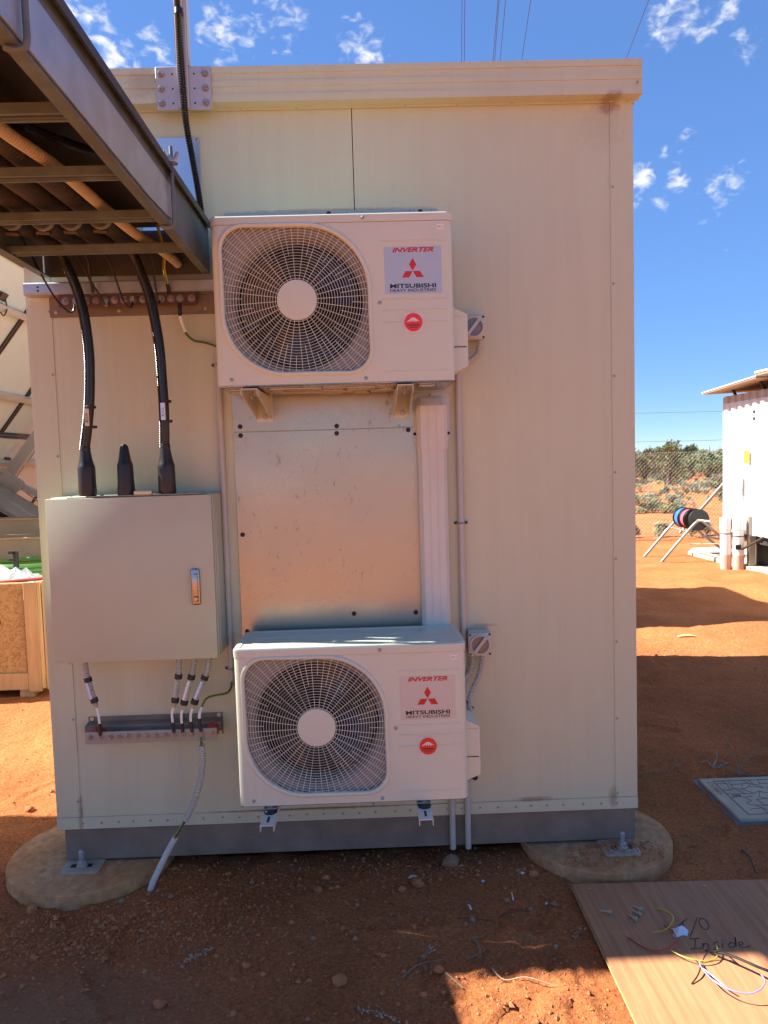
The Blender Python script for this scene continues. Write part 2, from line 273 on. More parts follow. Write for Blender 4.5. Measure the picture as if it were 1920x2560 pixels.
    b0 = N.new('ShaderNodeBump'); b0.inputs['Strength'].default_value = .7; b0.inputs['Distance'].default_value = .05; L.new(h0.outputs['Fac'], b0.inputs['Height'])
    b1 = N.new('ShaderNodeBump'); b1.inputs['Strength'].default_value = .9; b1.inputs['Distance'].default_value = .02; L.new(h1.outputs['Fac'], b1.inputs['Height']); L.new(b0.outputs[0], b1.inputs['Normal'])
    b2 = N.new('ShaderNodeBump'); b2.inputs['Strength'].default_value = .8; b2.inputs['Distance'].default_value = .003; L.new(vr.outputs[0], b2.inputs['Height']); L.new(b1.outputs[0], b2.inputs['Normal'])
    L.new(b2.outputs[0], bs.inputs['Normal'])
mat_ground()
def mat_grain(name, col, dark, rot, sc=1.0):
    m = mat(name, col, .6, var=.06, scale=3, spec=.12); N, L, bs = nodes_of(m); base = bs.inputs['Base Color'].links[0].from_socket
    t = N.new('ShaderNodeTexCoord'); mp = N.new('ShaderNodeMapping'); mp.inputs['Rotation'].default_value = (0, 0, rot); mp.inputs['Scale'].default_value = (30 * sc, 1.6 * sc, 1.6 * sc); L.new(t.outputs['Object'], mp.inputs[0])
    n = N.new('ShaderNodeTexNoise'); n.inputs['Scale'].default_value = 1.6; n.inputs['Detail'].default_value = 8; n.inputs['Roughness'].default_value = .6; n.inputs['Distortion'].default_value = .5; L.new(mp.outputs[0], n.inputs['Vector'])
    r = N.new('ShaderNodeMapRange'); r.inputs['From Min'].default_value = .38; r.inputs['From Max'].default_value = .7; r.inputs['To Max'].default_value = .75; L.new(n.outputs['Fac'], r.inputs['Value'])
    mx = N.new('ShaderNodeMix'); mx.data_type = 'RGBA'; L.new(r.outputs[0], mx.inputs['Factor']); L.new(base, mx.inputs['A']); mx.inputs['B'].default_value = (*dark, 1); L.new(mx.outputs['Result'], bs.inputs['Base Color'])
    return m
mat_grain('plywood', (.46, .215, .105), (.31, .12, .055), -.12)
def mat_osb():
    m = mat('osb', (.52, .33, .14), .7, spec=.06, var=.1, scale=4); N, L, bs = nodes_of(m); base = bs.inputs['Base Color'].links[0].from_socket
    t = N.new('ShaderNodeTexCoord')
    v = N.new('ShaderNodeTexNoise'); v.inputs['Scale'].default_value = 22; v.inputs['Detail'].default_value = 3; v.inputs['Distortion'].default_value = 2.5; L.new(t.outputs['Object'], v.inputs['Vector'])
    r = N.new('ShaderNodeMapRange'); r.inputs['From Min'].default_value = .45; r.inputs['From Max'].default_value = .62; r.inputs['To Max'].default_value = .7; L.new(v.outputs['Fac'], r.inputs['Value'])
    mx = N.new('ShaderNodeMix'); mx.data_type = 'RGBA'; L.new(r.outputs[0], mx.inputs['Factor']); L.new(base, mx.inputs['A']); mx.inputs['B'].default_value = (.30, .16, .06, 1); L.new(mx.outputs['Result'], bs.inputs['Base Color'])
mat_osb()

# ------------------------------------------------------------ mesh helpers (all meshes in world metres)
class MB:
    def __init__(s): s.v = []; s.f = []; s.mi = []
    def add(s, vs, fs, mi=0):
        b = len(s.v); s.v += [tuple(q) for q in vs]; s.f += [tuple(b + i for i in q) for q in fs]; s.mi += [mi] * len(fs); return s
    def box(s, x0, x1, y0, y1, z0, z1, b=0, seg=1, mi=0):
        if b <= 0:
            vs = [(x, y, z) for x in (x0, x1) for y in (y0, y1) for z in (z0, z1)]
            return s.add(vs, [(0, 1, 3, 2), (4, 6, 7, 5), (0, 4, 5, 1), (2, 3, 7, 6), (0, 2, 6, 4), (1, 5, 7, 3)], mi)
        bm = bmesh.new(); bmesh.ops.create_cube(bm, size=1.0)
        for q in bm.verts: q.co = Vector(((x0 + x1) / 2 + q.co.x * (x1 - x0), (y0 + y1) / 2 + q.co.y * (y1 - y0), (z0 + z1) / 2 + q.co.z * (z1 - z0)))
        bmesh.ops.bevel(bm, geom=bm.edges[:], offset=b, segments=seg, affect='EDGES', profile=.5)
        s.bm(bm, mi); return s
    def bm(s, bm, mi=0):
        bm.verts.index_update(); s.add([tuple(q.co) for q in bm.verts], [tuple(q.index for q in fc.verts) for fc in bm.faces], mi); bm.free(); return s
    def obox(s, c, ax, ay, az, hx, hy, hz, mi=0):
        c = Vector(c); vs = [c + ax * (hx * i) + ay * (hy * j) + az * (hz * k) for i in (-1, 1) for j in (-1, 1) for k in (-1, 1)]
        return s.add(vs, [(0, 1, 3, 2), (4, 6, 7, 5), (0, 4, 5, 1), (2, 3, 7, 6), (0, 2, 6, 4), (1, 5, 7, 3)], mi)
    def bar(s, p, q, w, h, up=(0, 0, 1), mi=0):
        p, q = Vector(p), Vector(q); d = (q - p); L = d.length; d.normalize(); u = Vector(up); sd = d.cross(u)
        if sd.length < 1e-5: sd = d.cross(Vector((1, 0, 0)))
        sd.normalize(); u = sd.cross(d)
        return s.obox((p + q) / 2, d, sd, u, L / 2, w / 2, h / 2, mi)
    def prism(s, poly, d, mi=0):        # poly: list of 3d points (planar), extruded by vector d
        n = len(poly); d = Vector(d); vs = [Vector(q) for q in poly]; vs = vs + [q + d for q in vs]
        fs = [tuple(range(n)), tuple(range(2 * n - 1, n - 1, -1))] + [(i, i + n, (i + 1) % n + n, (i + 1) % n) for i in range(n)]
        return s.add(vs, fs, mi)
    def cyl(s, p, q, r, n=12, r2=None, mi=0): return s.tube([p, q], r if r2 is None else [r, r2], n, mi=mi)
    def tube(s, pts, r, n=8, caps=True, mi=0):
        pts = [Vector(q) for q in pts]; m = len(pts); rs = r if isinstance(r, (list, tuple)) else [r] * m
        t0 = (pts[1] - pts[0]).normalized(); u = t0.orthogonal().normalized(); vs = []; fs = []
        for i, q in enumerate(pts):
            t = (pts[min(i + 1, m - 1)] - pts[max(i - 1, 0)])
            t = t.normalized() if t.length > 1e-9 else t0
            u = (u - t * u.dot(t));  u = u.normalized() if u.length > 1e-6 else t.orthogonal().normalized()
            w = t.cross(u)
            for k in range(n):
                a = 2 * PI * k / n; vs.append(q + (u * math.cos(a) + w * math.sin(a)) * rs[i])
        for i in range(m - 1):
            for k in range(n):
                a = i * n + k; b = i * n + (k + 1) % n; fs.append((a, b, b + n, a + n))
        if caps: fs.append(tuple(range(n - 1, -1, -1))); fs.append(tuple(range((m - 1) * n, m * n)))
        return s.add(vs, fs, mi)
    def lathe(s, c, axis, prof, n=16, mi=0):   # prof: (radius, distance along axis)
        c = Vector(c); a = Vector(axis).normalized(); u = a.orthogonal().normalized(); w = a.cross(u); vs = []; fs = []
        for (r, h) in prof:
            for k in range(n):
                t = 2 * PI * k / n; vs.append(c + a * h + (u * math.cos(t) + w * math.sin(t)) * r)
        m = len(prof)
        for i in range(m - 1):
            for k in range(n):
                q = i * n + k; b = i * n + (k + 1) % n; fs.append((q, b, b + n, q + n))
        if prof[0][0] > 1e-6: fs.append(tuple(range(n - 1, -1, -1)))
        if prof[-1][0] > 1e-6: fs.append(tuple(range((m - 1) * n, m * n)))
        return s.add(vs, fs, mi)
    def disc(s, c, axis, r, n=24, mi=0):
        c = Vector(c); a = Vector(axis).normalized(); u = a.orthogonal().normalized(); w = a.cross(u)
        return s.add([c + (u * math.cos(2 * PI * k / n) + w * math.sin(2 * PI * k / n)) * r for k in range(n)], [tuple(range(n))], mi)
    def mesh(s, name, mats, smooth=40):
        me = bpy.data.meshes.new(name); me.from_pydata(s.v, [], s.f)
        for q in (mats if isinstance(mats, (list, tuple)) else [mats]): me.materials.append(MATS[q])
        if max(s.mi or [0]) > 0: me.polygons.foreach_set('material_index', s.mi)
        bm = bmesh.new(); bm.from_mesh(me); bmesh.ops.recalc_face_normals(bm, faces=bm.faces[:]); bm.to_mesh(me); bm.free()
        if smooth: me.shade_smooth(); me.set_sharp_from_angle(angle=math.radians(smooth))
        me.update(); return me

def spline(pts, step=.01):
    P = [Vector(q) for q in pts]; P = [P[0] * 2 - P[1]] + P + [P[-1] * 2 - P[-2]]; out = []
    for i in range(1, len(P) - 2):
        n = max(2, int((P[i + 1] - P[i]).length / step))
        for k in range(n):
            t = k / n; a, b, c, d = P[i - 1], P[i], P[i + 1], P[i + 2]
            out.append(.5 * ((2 * b) + (c - a) * t + (2 * a - 5 * b + 4 * c - d) * t * t + (3 * b - a - 3 * c + d) * t ** 3))
    out.append(P[-2]); return out
def resample(pts, step):
    out = [pts[0]]; acc = 0
    for a, b in zip(pts, pts[1:]):
        L = (b - a).length
        while acc + L >= step:
            t = (step - acc) / L; a = a + (b - a) * t; out.append(a); L = (b - a).length; acc = 0
        acc += L
    return out
def corr(mb, pts, r, period=.0055, depth=.18, n=10, mi=0):
    q = resample(spline(pts, .004), period / 4); rs = [r * (1 - depth * (.0, .5, 1, .5)[i % 4]) for i in range(len(q))]
    return mb.tube(q, rs, n, mi=mi)

def thing(name, label, cat, loc=(0, 0, 0), group=None):
    o = bpy.data.objects.new(name, None); COL.objects.link(o); o.location = loc; o.empty_display_size = .1
    o['label'] = label; o['category'] = cat
    if group: o['group'] = group
    return o
def attach(o, parent):
    o.parent = parent
    if parent.type == 'EMPTY': o.matrix_parent_inverse = Matrix.Translation(-parent.location)
def part(name, mb, mats, parent, smooth=40):
    me = mb.mesh(name, mats, smooth) if isinstance(mb, MB) else mb
    o = bpy.data.objects.new(name, me); COL.objects.link(o)
    if parent is not None: attach(o, parent)
    return o
def solo(name, mb, mats, label, cat, group=None, smooth=40, kind=None):
    o = part(name, mb, mats, None, smooth)
    if label: o['label'] = label
    if cat: o['category'] = cat
    if group: o['group'] = group
    if kind: o['kind'] = kind
    return o
def inst(name, me, loc, parent, rot=None, scale=None):
    o = bpy.data.objects.new(name, me); COL.objects.link(o); o.location = loc
    if rot: o.rotation_euler = rot
    if scale: o.scale = scale
    if parent is not None: attach(o, parent)
    return o
FONTS = {}
def text_mb(body, x0, x1, z0, z1, y, offset=0.0, shear=0.0, depth=.0006, plane='xz', spacing=1.0):
    """lettering fitted to the box x0..x1, z0..z1 on a plane facing -y"""
    cu = bpy.data.curves.new('t', 'FONT'); cu.body = body; cu.size = 1; cu.offset = offset; cu.shear = shear; cu.extrude = 0; cu.space_character = spacing; cu.resolution_u = 3
    ob = bpy.data.objects.new('t', cu); COL.objects.link(ob); bpy.context.view_layer.update()
    dg = bpy.context.evaluated_depsgraph_get(); me = ob.evaluated_get(dg).to_mesh()
    vs = [tuple(q.co) for q in me.vertices]; fs = [tuple(p.vertices) for p in me.polygons]
    ob.evaluated_get(dg).to_mesh_clear(); bpy.data.objects.remove(ob); bpy.data.curves.remove(cu)
    xs = [q[0] for q in vs]; ys = [q[1] for q in vs]; a, b, c, d = min(xs), max(xs), min(ys), max(ys); mb = MB()
    pts = [(x0 + (q[0] - a) / (b - a) * (x1 - x0), z0 + (q[1] - c) / (d - c) * (z1 - z0)) for q in vs]
    if plane == 'xz': P = [(q[0], y, q[1]) for q in pts]
    elif plane == 'yz': P = [(y, q[0], q[1]) for q in pts]
    mb.add(P, fs); return mb

# ------------------------------------------------------------ ground
FP = []
_fr = random.Random(5)
for _k in range(46):
    _x, _y = (_fr.uniform(.15, 1.0), _fr.uniform(-1.0, -.6)) if _k < 9 else ((_fr.uniform(-1.5, .6), _fr.uniform(-1.0, -.25)) if _k < 22 else ((_fr.uniform(1.05, 2.6), _fr.uniform(-.1, 2.6)) if _k < 38 else (_fr.uniform(-2.2, -1.45), _fr.uniform(.0, 1.7))))
    FP.append((_x, _y, _fr.uniform(0, PI)))
def print_h(x, y):
    h = 0
    for (fx, fy, fa) in FP:
        dx, dy = x - fx, y - fy
        if dx * dx + dy * dy > .04: continue
        u = dx * math.cos(fa) + dy * math.sin(fa); v = -dx * math.sin(fa) + dy * math.cos(fa); w_ = .048 * (1 - .25 * math.cos(u * 14)); d = math.hypot(u / .135, v / w_)
        if d < 1: h += -.009 + .003 * (math.sin(u * 210) > .2)
        elif d < 1.7: h += .006 * (1 - abs(d - 1.25) / .45) if d < 1.7 and abs(d - 1.25) < .45 else 0
    return h
def gz(x, y):
    d = math.hypot(x, y + 1)
    a = .010 + .02 * min(1, max(0, (y - .5) / 4))
    h = noise.fractal(Vector((x * 1.3, y * 1.3, 3.1)), .9, 2.1, 3) * a
    if d < 9:
        h += (noise.noise(Vector((x * 7, y * 7, .5)))) * .007 + noise.noise(Vector((x * 19, y * 19, 2.5))) * .006 + noise.noise(Vector((x * 41, y * 41, 6.5))) * .0035
    if -2.3 < x < 2.7 and -1.1 < y < 2.7: h += print_h(x, y)
    if y > 14: h += noise.noise(Vector((x * .05, y * .05, 8))) * .25 * min(1, (y - 14) / 20)
    for (px, py, pr) in ((-1.15, .105, .318), (.86, .085, .295)):     # soil banked against the footings
        q = math.hypot(x - px, y - py) - pr
        if -.05 < q < .25: h += .004 * math.exp(-(q / .1) ** 2)
    if .6 < x < 2.1 and y < -.15: h = h * .35 - .004
    if y > .12 and -1.2 < x < 1.0 and y < 3: h -= .03
    return h
def axis(lo, hi, c0, c1, fine, growth):
    out = []; x = c0
    while x < c1: out.append(x); x += fine
    s = fine; x = c1
    while x < hi: out.append(x); s *= growth; x += s
    out.append(hi); s = fine; x = c0 - fine; left = []
    while x > lo: left.append(x); s *= growth; x -= s
    left.append(lo); return sorted(left) + out
gx = axis(-900, 900, -1.9, 2.0, .0155, 1.035); gy = axis(-60, 1500, -1.0, .9, .0155, 1.03)
mbg = MB(); mbg.v = [(x, y, gz(x, y) if abs(x) < 120 and y < 200 else 0) for y in gy for x in gx]
nx = len(gx); mbg.f = [(j * nx + i, j * nx + i + 1, (j + 1) * nx + i + 1, (j + 1) * nx + i) for j in range(len(gy) - 1) for i in range(nx - 1)]; mbg.mi = [0] * len(mbg.f)
me = bpy.data.meshes.new('ground'); me.from_pydata(mbg.v, [], mbg.f); me.materials.append(MATS['red_dirt']); me.shade_smooth()
g = bpy.data.objects.new('ground', me); COL.objects.link(g); g['kind'] = 'structure'

# ------------------------------------------------------------ equipment shelter
XL, XR, ZB, ZT, YB = -1.2415, 1.0043, .19, 2.90, 3.03
sh = thing('equipment_shelter', 'cream insulated panel equipment shelter with ribbed fascia on a grey steel base', 'shelter', (0, 1.5, .06))
part('wall_panel', MB().box(XL + .004, -.0275, .0, .05, ZB + .01, ZT), 'shelter_wall', sh)
part('wall_panel', MB().box(-.0245, XR - .004, .0, .05, ZB + .01, ZT), 'shelter_wall', sh)
part('side_wall', MB().box(XL + .003, XL + .05, .052, YB, ZB + .01, ZT), 'shelter_wall', sh)
part('side_wall', MB().box(XR - .05, XR - .003, .052, YB, ZB + .01, ZT), 'shelter_wall', sh)
part('rear_wall', MB().box(XL + .052, XR - .052, YB - .05, YB - .002, ZB + .01, ZT), 'shelter_wall', sh)
part('floor_deck', MB().box(XL + .052, XR - .052, .052, YB - .052, ZB + .012, ZB + .06), 'channel_steel', sh)
ct = part('corner_trim', MB().box(XL, -1.15, -.003, 0, .237, 2.852).box(XL, XL + .003, 0, .09, .237, 2.852), 'shelter_wall', sh)
ct2 = part('corner_trim', MB().box(.919, XR, -.003, 0, .237, 2.852).box(XR - .003, XR, 0, .09, .237, 2.852), 'shelter_wall', sh)
bf = part('bottom_flashing', MB().box(XL - .001, XR + .001, -.0055, -.0032, ZB, .2355).box(XL - .001, XR + .001, -.0032, .0, ZB, .1925).box(XR - .0005, XR + .001, .0, YB, ZB, .2355).box(XL - .001, XL + .0005, .0, YB, ZB, .2355), 'shelter_wall', sh)
tf = part('top_flashing', MB().box(XL - .001, XR + .003, -.0055, -.0032, 2.85, 2.884), 'shelter_wall', sh)
fp = [(-.056, 2.978), (-.056, 2.955), (-.043, 2.952), (-.043, 2.932), (-.055, 2.929), (-.055, 2.909), (-.043, 2.906), (-.043, 2.886), (-.055, 2.883), (-.055, 2.857), (-.0, 2.8555), (-.0, 2.8585), (-.052, 2.86), (-.052, 2.975), (0.03, 2.975), (.03, 2.978)]
fa = part('fascia', MB().prism([(XL - .024, y, z) for y, z in fp], (2.287, 0, 0)), 'shelter_wall', sh, 25)
def fside(sx):
    x = XL - .024 if sx < 0 else XL - .024 + 2.287
    return MB().prism([(x + (.056 + y) * (-sx) * 1.0 - (0), .032, z) for y, z in fp], (0, YB + .02, 0))
part('fascia', fside(-1), 'shelter_wall', sh, 25); part('fascia', fside(1), 'shelter_wall', sh, 25)
part('roof', MB().box(XL + .01, XR - .01, .034, YB + .03, 2.9, 2.972), 'shelter_wall', sh)
rv = MB().lathe((0, 0, 0), (0, -1, 0), [(.0062, 0), (.0062, .001), (.005, .0019), (.0026, .0022)], 10)
rv.lathe((0, 0, 0), (0, -1, 0), [(.0022, .0022), (.002, .0026), (0, .0026)], 8, mi=1)
RIV = rv.mesh('rivet', ['enclosure', 'ac_dark'])
for i, x in enumerate([-1.142, -1.075, -1.008, -.944, -.878, -.812, -.744, -.676, -.61, -.545, -.478, -.41, -.345, -.28, -.213, -.147, -.08, -.012, .055, .12, .188, .256, .32, .388, .455, .52, .588, .655, .72, .787, .855, .919]):
    inst('rivet', RIV, (x + rnd.uniform(-.008, .008), -.0055, .2145 + rnd.uniform(-.002, .002)), bf)
for x in [-1.1, -.81, -.427, -.225, -.034, .17, .36, .56, .74, .925, .985]: inst('rivet', RIV, (x, -.0055, 2.857), tf)
for z in [.30, .62, .84, 1.31, 1.62, 1.92, 2.15, 2.5]: inst('rivet', RIV, (-1.158, -.003, z), ct)
for z in [.252, .55, .85, 1.17, 1.5, 1.86, 2.2, 2.55]: inst('rivet', RIV, (.927, -.003, z), ct2)
inst('rivet', RIV, (1.003, -.0555, 2.895), fa)
# steel base channel with welded foot plates
part('base_channel', MB().box(-1.219, .998, .008, .018, .062, ZB).box(-1.219, .998, .018, .07, .062, .07).box(-1.219, .998, .018, .07, ZB - .008, ZB), 'channel_steel', sh)
part('base_channel', MB().box(-1.219, -1.209, .07, YB - .02, .062, ZB), 'channel_steel', sh); part('base_channel', MB().box(.988, .998, .07, YB - .02, .062, ZB), 'channel_steel', sh)
part('base_channel', MB().box(-1.209, .988, YB - .03, YB - .02, .062, ZB), 'channel_steel', sh)
def foot(x0, x1, y0, y1, bx, by, slot):
    z0, z1 = .051, .0605; r = .014; pl = []
    for (cx, cy, a0) in ((x0 + r, y0 + r, 180), (x1 - r, y0 + r, 270)):
        for k in range(6): a = math.radians(a0 + 90 * k / 5); pl.append((cx + r * math.cos(a), cy + r * math.sin(a), z0))
    pl += [(x1, y1, z0), (x0, y1, z0)]
    f = part('foot_plate', MB().prism(pl, (0, 0, z1 - z0)), 'steel_plate', sh)
    part('slot', MB().box(bx - .042, bx + .038, by - .011, by + .011, z1 + .0006, z1 + .0014, .0), 'ac_dark', f)
    part('washer', MB().lathe((bx, by, z1 + .001), (0, 0, 1), [(.021, 0), (.021, .004), (.019, .005)], 20), 'steel_plate', f)
    part('nut', MB().lathe((bx, by, z1 + .006), (0, 0, 1), [(.0165, 0), (.0165, .015), (.013, .017)], 6), 'galv', f, 20)
    part('bolt', MB().lathe((bx, by, z1), (0, 0, 1), [(.0095, 0), (.0095, .058), (.006, .062)], 12), 'galv', f)
foot(-1.212, -1.07, -.078, .007, -1.143, -.035, 1); foot(.848, .985, -.104, .007, .925, -.055, 0)

# concrete footings
def footing(cx, cy, r, label, seed):
    mb = MB(); n = 72; prof = [(0, .05), (.35, .0505), (.7, .0503), (.93, .0495), (.992, .0485), (.999, .045), (1.0, .0), (1.001, -.08)]
    for (k, z) in prof[1:]:
        for i in range(n):
            a = 2 * PI * i / n; w = 1 + .003 * noise.noise(Vector((math.cos(a) * 3, math.sin(a) * 3, seed))) * (k > .9)
            dz = .0012 * noise.noise(Vector((math.cos(a) * k * 9, math.sin(a) * k * 9, seed)))
            mb.v.append((cx + math.cos(a) * r * k * w, cy + math.sin(a) * r * k * w, z + dz))
    mb.v.append((cx, cy, .05)); m = len(prof) - 1
    for j in range(m - 1):
        for i in range(n): q = j * n + i; p = j * n + (i + 1) % n; mb.f.append((q, p, p + n, q + n))
    for i in range(n): mb.f.append((m * n, i, (i + 1) % n))
    mb.mi = [0] * len(mb.f)
    solo('concrete_footing', mb, 'concrete', label, 'footing', 'round concrete footings', 28)
footing(-1.15, .105, .318, 'round concrete footing under the left corner of the shelter base', 1)
footing(.86, .085, .295, 'round concrete footing under the right corner of the shelter base', 5)

# ------------------------------------------------------------ backing sheets
def screw_dark(p, parent, r=.011):
    o = part('screw', MB().lathe(p, (0, -1, 0), [(r, 0), (r, .0012), (r * .62, .0016), (r * .6, .005), (r * .3, .0055)], 12), 'ac_dark', parent); return o
bs1 = thing('backing_sheet', 'bare aluminium backing strip on the wall behind the upper air conditioner', 'metal sheet', (-.1, 0, 1.69))
part('sheet', MB().box(-.503, .166, -.006, -.0005, 1.6925, 1.99).box(-.503, .276, -.006, -.0005, 1.992, 2.487), 'alu_sheet', bs1)
for p in ((-.477, 1.711), (-.118, 1.703), (-.121, 2.477), (.215, 2.477)): screw_dark((p[0], -.006, p[1]), bs1, .009)
bs2 = thing('backing_sheet', 'large scratched aluminium sheet on the wall between the two air conditioners', 'metal sheet', (-.15, 0, .5))
part('sheet', MB().box(-.502, .2, -.0052, -.0005, .45, 1.689), 'alu_sheet', bs2)
for p in ((-.477, 1.678), (-.119, 1.676), (.149, 1.681), (-.485, 1.307), (-.076, .993), (.159, .99), (-.483, .938)): screw_dark((p[0], -.0052, p[1]), bs2, .009)

# ------------------------------------------------------------ air conditioners
def squircle(N=144):
    x0, x1, z0, z1 = .025, .512, .029, .512; rs = {'bl': .205, 'br': .075, 'tr': .215, 'tl': .075}; pts = []
    for (cx, cz, r, a0) in ((x1 - rs['br'], z0 + rs['br'], rs['br'], 270), (x1 - rs['tr'], z1 - rs['tr'], rs['tr'], 0), (x0 + rs['tl'], z1 - rs['tl'], rs['tl'], 90), (x0 + rs['bl'], z0 + rs['bl'], rs['bl'], 180)):
        for k in range(13): a = math.radians(a0 + 90 * k / 12); pts.append((cx + r * math.cos(a), cz + r * math.sin(a)))
    return pts
SQ = squircle(); HC = (.2715, .268)
def sq_r(a, inset=0):
    """distance from the hub to the opening's edge in direction a"""
    dx, dz = math.cos(a), math.sin(a); best = 9
    n = len(SQ)
    for i in range(n):
        (ax, az), (bx, bz) = SQ[i], SQ[(i + 1) % n]; ex, ez = bx - ax, bz - az; den = dx * ez - dz * ex
        if abs(den) < 1e-12: continue
        t = ((ax - HC[0]) * ez - (az - HC[1]) * ex) / den; u = ((ax - HC[0]) * dz - (az - HC[1]) * dx) / den
        if t > 0 and -1e-6 <= u <= 1 + 1e-6: best = min(best, t)
    return best - inset
NA = 180
SQR = [sq_r(2 * PI * i / NA) for i in range(NA)]
def rect_r(a, x0, x1, z0, z1):
    dx, dz = math.cos(a), math.sin(a); t = 9
    if dx > 1e-9: t = min(t, (x1 - HC[0]) / dx)
    if dx < -1e-9: t = min(t, (x0 - HC[0]) / dx)
    if dz > 1e-9: t = min(t, (z1 - HC[1]) / dz)
    if dz < -1e-9: t = min(t, (z0 - HC[1]) / dz)
    return t
def make_ac(X, Zb, Y, label, tag, fan_rot, tint):
    W, H, D = .78, .54, .28; F = Y                       # front plane y = Y
    ac = thing('air_conditioner', label, 'air conditioner', (X + W / 2, Y + D / 2, Zb), 'outdoor units on the shelter wall')
    R = .024; HL = .511                                     # lid seam height
    # cabinet shell: rounded plan outline, front plate with opening
    mb = MB(); pl = []
    for (cx, cy, a0) in ((X + R, F + R, 180), (X + W - R, F + R, 270)):
        for k in range(9): a = math.radians(a0 + 90 * k / 8); pl.append((cx + R * math.cos(a), cy + R * math.sin(a)))
    pl = [(X, F + D)] + pl + [(X + W, F + D)]
    n = len(pl); mb.v += [(x, y, Zb) for x, y in pl] + [(x, y, Zb + HL) for x, y in pl]
    for i in range(n - 1):
        if abs(pl[i][1] - F) < 1e-6 and abs(pl[i + 1][1] - F) < 1e-6: continue   # front plate comes below
        mb.f.append((i, i + 1, i + 1 + n, i + n))
    mb.f.append((n - 1, 0, n, 2 * n - 1)); mb.mi = [0] * len(mb.f)
    # plate: ring of quads from the opening to the rectangle edge
    angs = sorted(set([2 * PI * i / NA for i in range(NA)] + [math.atan2(z - HC[1], x - HC[0]) % (2 * PI) for x in (R, W - R) for z in (0.0, HL)]))
    inn, oth = [], []
    for a in angs:
        ri = sq_r(a); ro = rect_r(a, R, W - R, 0, HL); inn.append((X + HC[0] + ri * math.cos(a), F, Zb + HC[1] + ri * math.sin(a))); oth.append((X + HC[0] + ro * math.cos(a), F, Zb + HC[1] + ro * math.sin(a)))
    m = len(angs); mb.add(inn + oth, [(i, (i + 1) % m, (i + 1) % m + m, i + m) for i in range(m)])
    deep = [(x, y + .02, z) for x, y, z in inn]; mb.add(inn + deep, [(i, (i + 1) % m, (i + 1) % m + m, i + m) for i in range(m)])
    part('cabinet', mb, 'ac_paint', ac, 30)
    # raised rim round the opening
    rim = MB(); prof = [(-.004, .001), (-.003, -.004), (.002, -.0075), (.009, -.006), (.0115, -.001), (.012, .006)]; k0 = len(prof)
    for i in range(NA):
        a = 2 * PI * i / NA; r = SQR[i]
        for (dr, dy) in prof: rim.v.append((X + HC[0] + (r - dr) * math.cos(a), F + dy, Zb + HC[1] + (r - dr) * math.sin(a)))
    for i in range(NA):
        for k in range(k0 - 1): q = i * k0 + k; p = ((i + 1) % NA) * k0 + k; rim.f.append((q, q + 1, p + 1, p))
    rim.mi = [0] * len(rim.f); part('grille_rim', rim, 'ac_paint', ac, 60)
    # wire guard: rings and spokes clipped to the opening
    gr = MB(); r = .069
    while r < .345:
        runs = []; cur = []
        for i in range(NA + 1):
            a = 2 * PI * i / NA; ok = SQR[i % NA] - .010 > r
            if ok: cur.append(a)
            else:
                if len(cur) > 1: runs.append(cur)
                cur = []
        if len(cur) > 1: runs.append(cur)
        for run in runs:
            dome = -.008 + .010 * min(1, r / .24) ** 2
            gr.tube([(X + HC[0] + r * math.cos(a), F + dome, Zb + HC[1] + r * math.sin(a)) for a in run], .0009, 4, caps=False)
        r += .0091
    for i in range(64):
        a = 2 * PI * (i + .5) / 64; r0 = .06 if i % 2 == 0 else .145; r1 = sq_r(a) - .008
        if i % 2 and (i // 2) % 2: r0 = .178
        P = []
        for k in range(7): q = r0 + (r1 - r0) * k / 6; P.append((X + HC[0] + q * math.cos(a), F - .008 + .010 * min(1, q / .24) ** 2 + .0012, Zb + HC[1] + q * math.sin(a)))
        gr.tube(P, .0011, 4, caps=False)
    part('grille', gr, 'ac_paint', ac, 60)
    part('grille_hub', MB().lathe((X + HC[0], F - .004, Zb + HC[1]), (0, -1, 0), [(.065, -.003), (.065, .003), (.0635, .0055), (.05, .0068), (0, .0072)], 40), 'ac_paint', ac)
    # fan cowl: corner web, bell mouth, throat
    cw = MB(); rc = .213; i0 = []; i1 = []; i2 = []; i3 = []
    for i in range(NA):
        a = 2 * PI * i / NA; c, s_ = math.cos(a), math.sin(a); ro = SQR[i] + .003
        i0.append((X + HC[0] + ro * c, F + .022, Zb + HC[1] + ro * s_)); i1.append((X + HC[0] + min(rc + .016, ro) * c, F + .03, Zb + HC[1] + min(rc + .016, ro) * s_))
        i2.append((X + HC[0] + rc * c, F + .045, Zb + HC[1] + rc * s_)); i3.append((X + HC[0] + rc * c, F + .13, Zb + HC[1] + rc * s_))
    cw.add(i0 + i1 + i2 + i3, [(j * NA + i, j * NA + (i + 1) % NA, (j + 1) * NA + (i + 1) % NA, (j + 1) * NA + i) for j in range(3) for i in range(NA)])
    part('fan_cowl', cw, 'cowl_in_shade', ac, 60)
    part('coil', MB().box(X + .03, X + .56, F + .215, F + .235, Zb + .02, Zb + .5), 'ac_dark', ac)
    part('coil_wall', MB().box(X + .012, X + .02, F + .06, F + .25, Zb + .012, Zb + .5).box(X + .56, X + .57, F + .05, F + .25, Zb + .012, Zb + .5), 'ac_dark', ac)
    fan = part('fan_hub', MB().lathe((X + HC[0], F + .075, Zb + HC[1]), (0, -1, 0), [(.055, -.06), (.055, 0), (.045, .012), (0, .014)], 24), 'fan_plastic', ac)
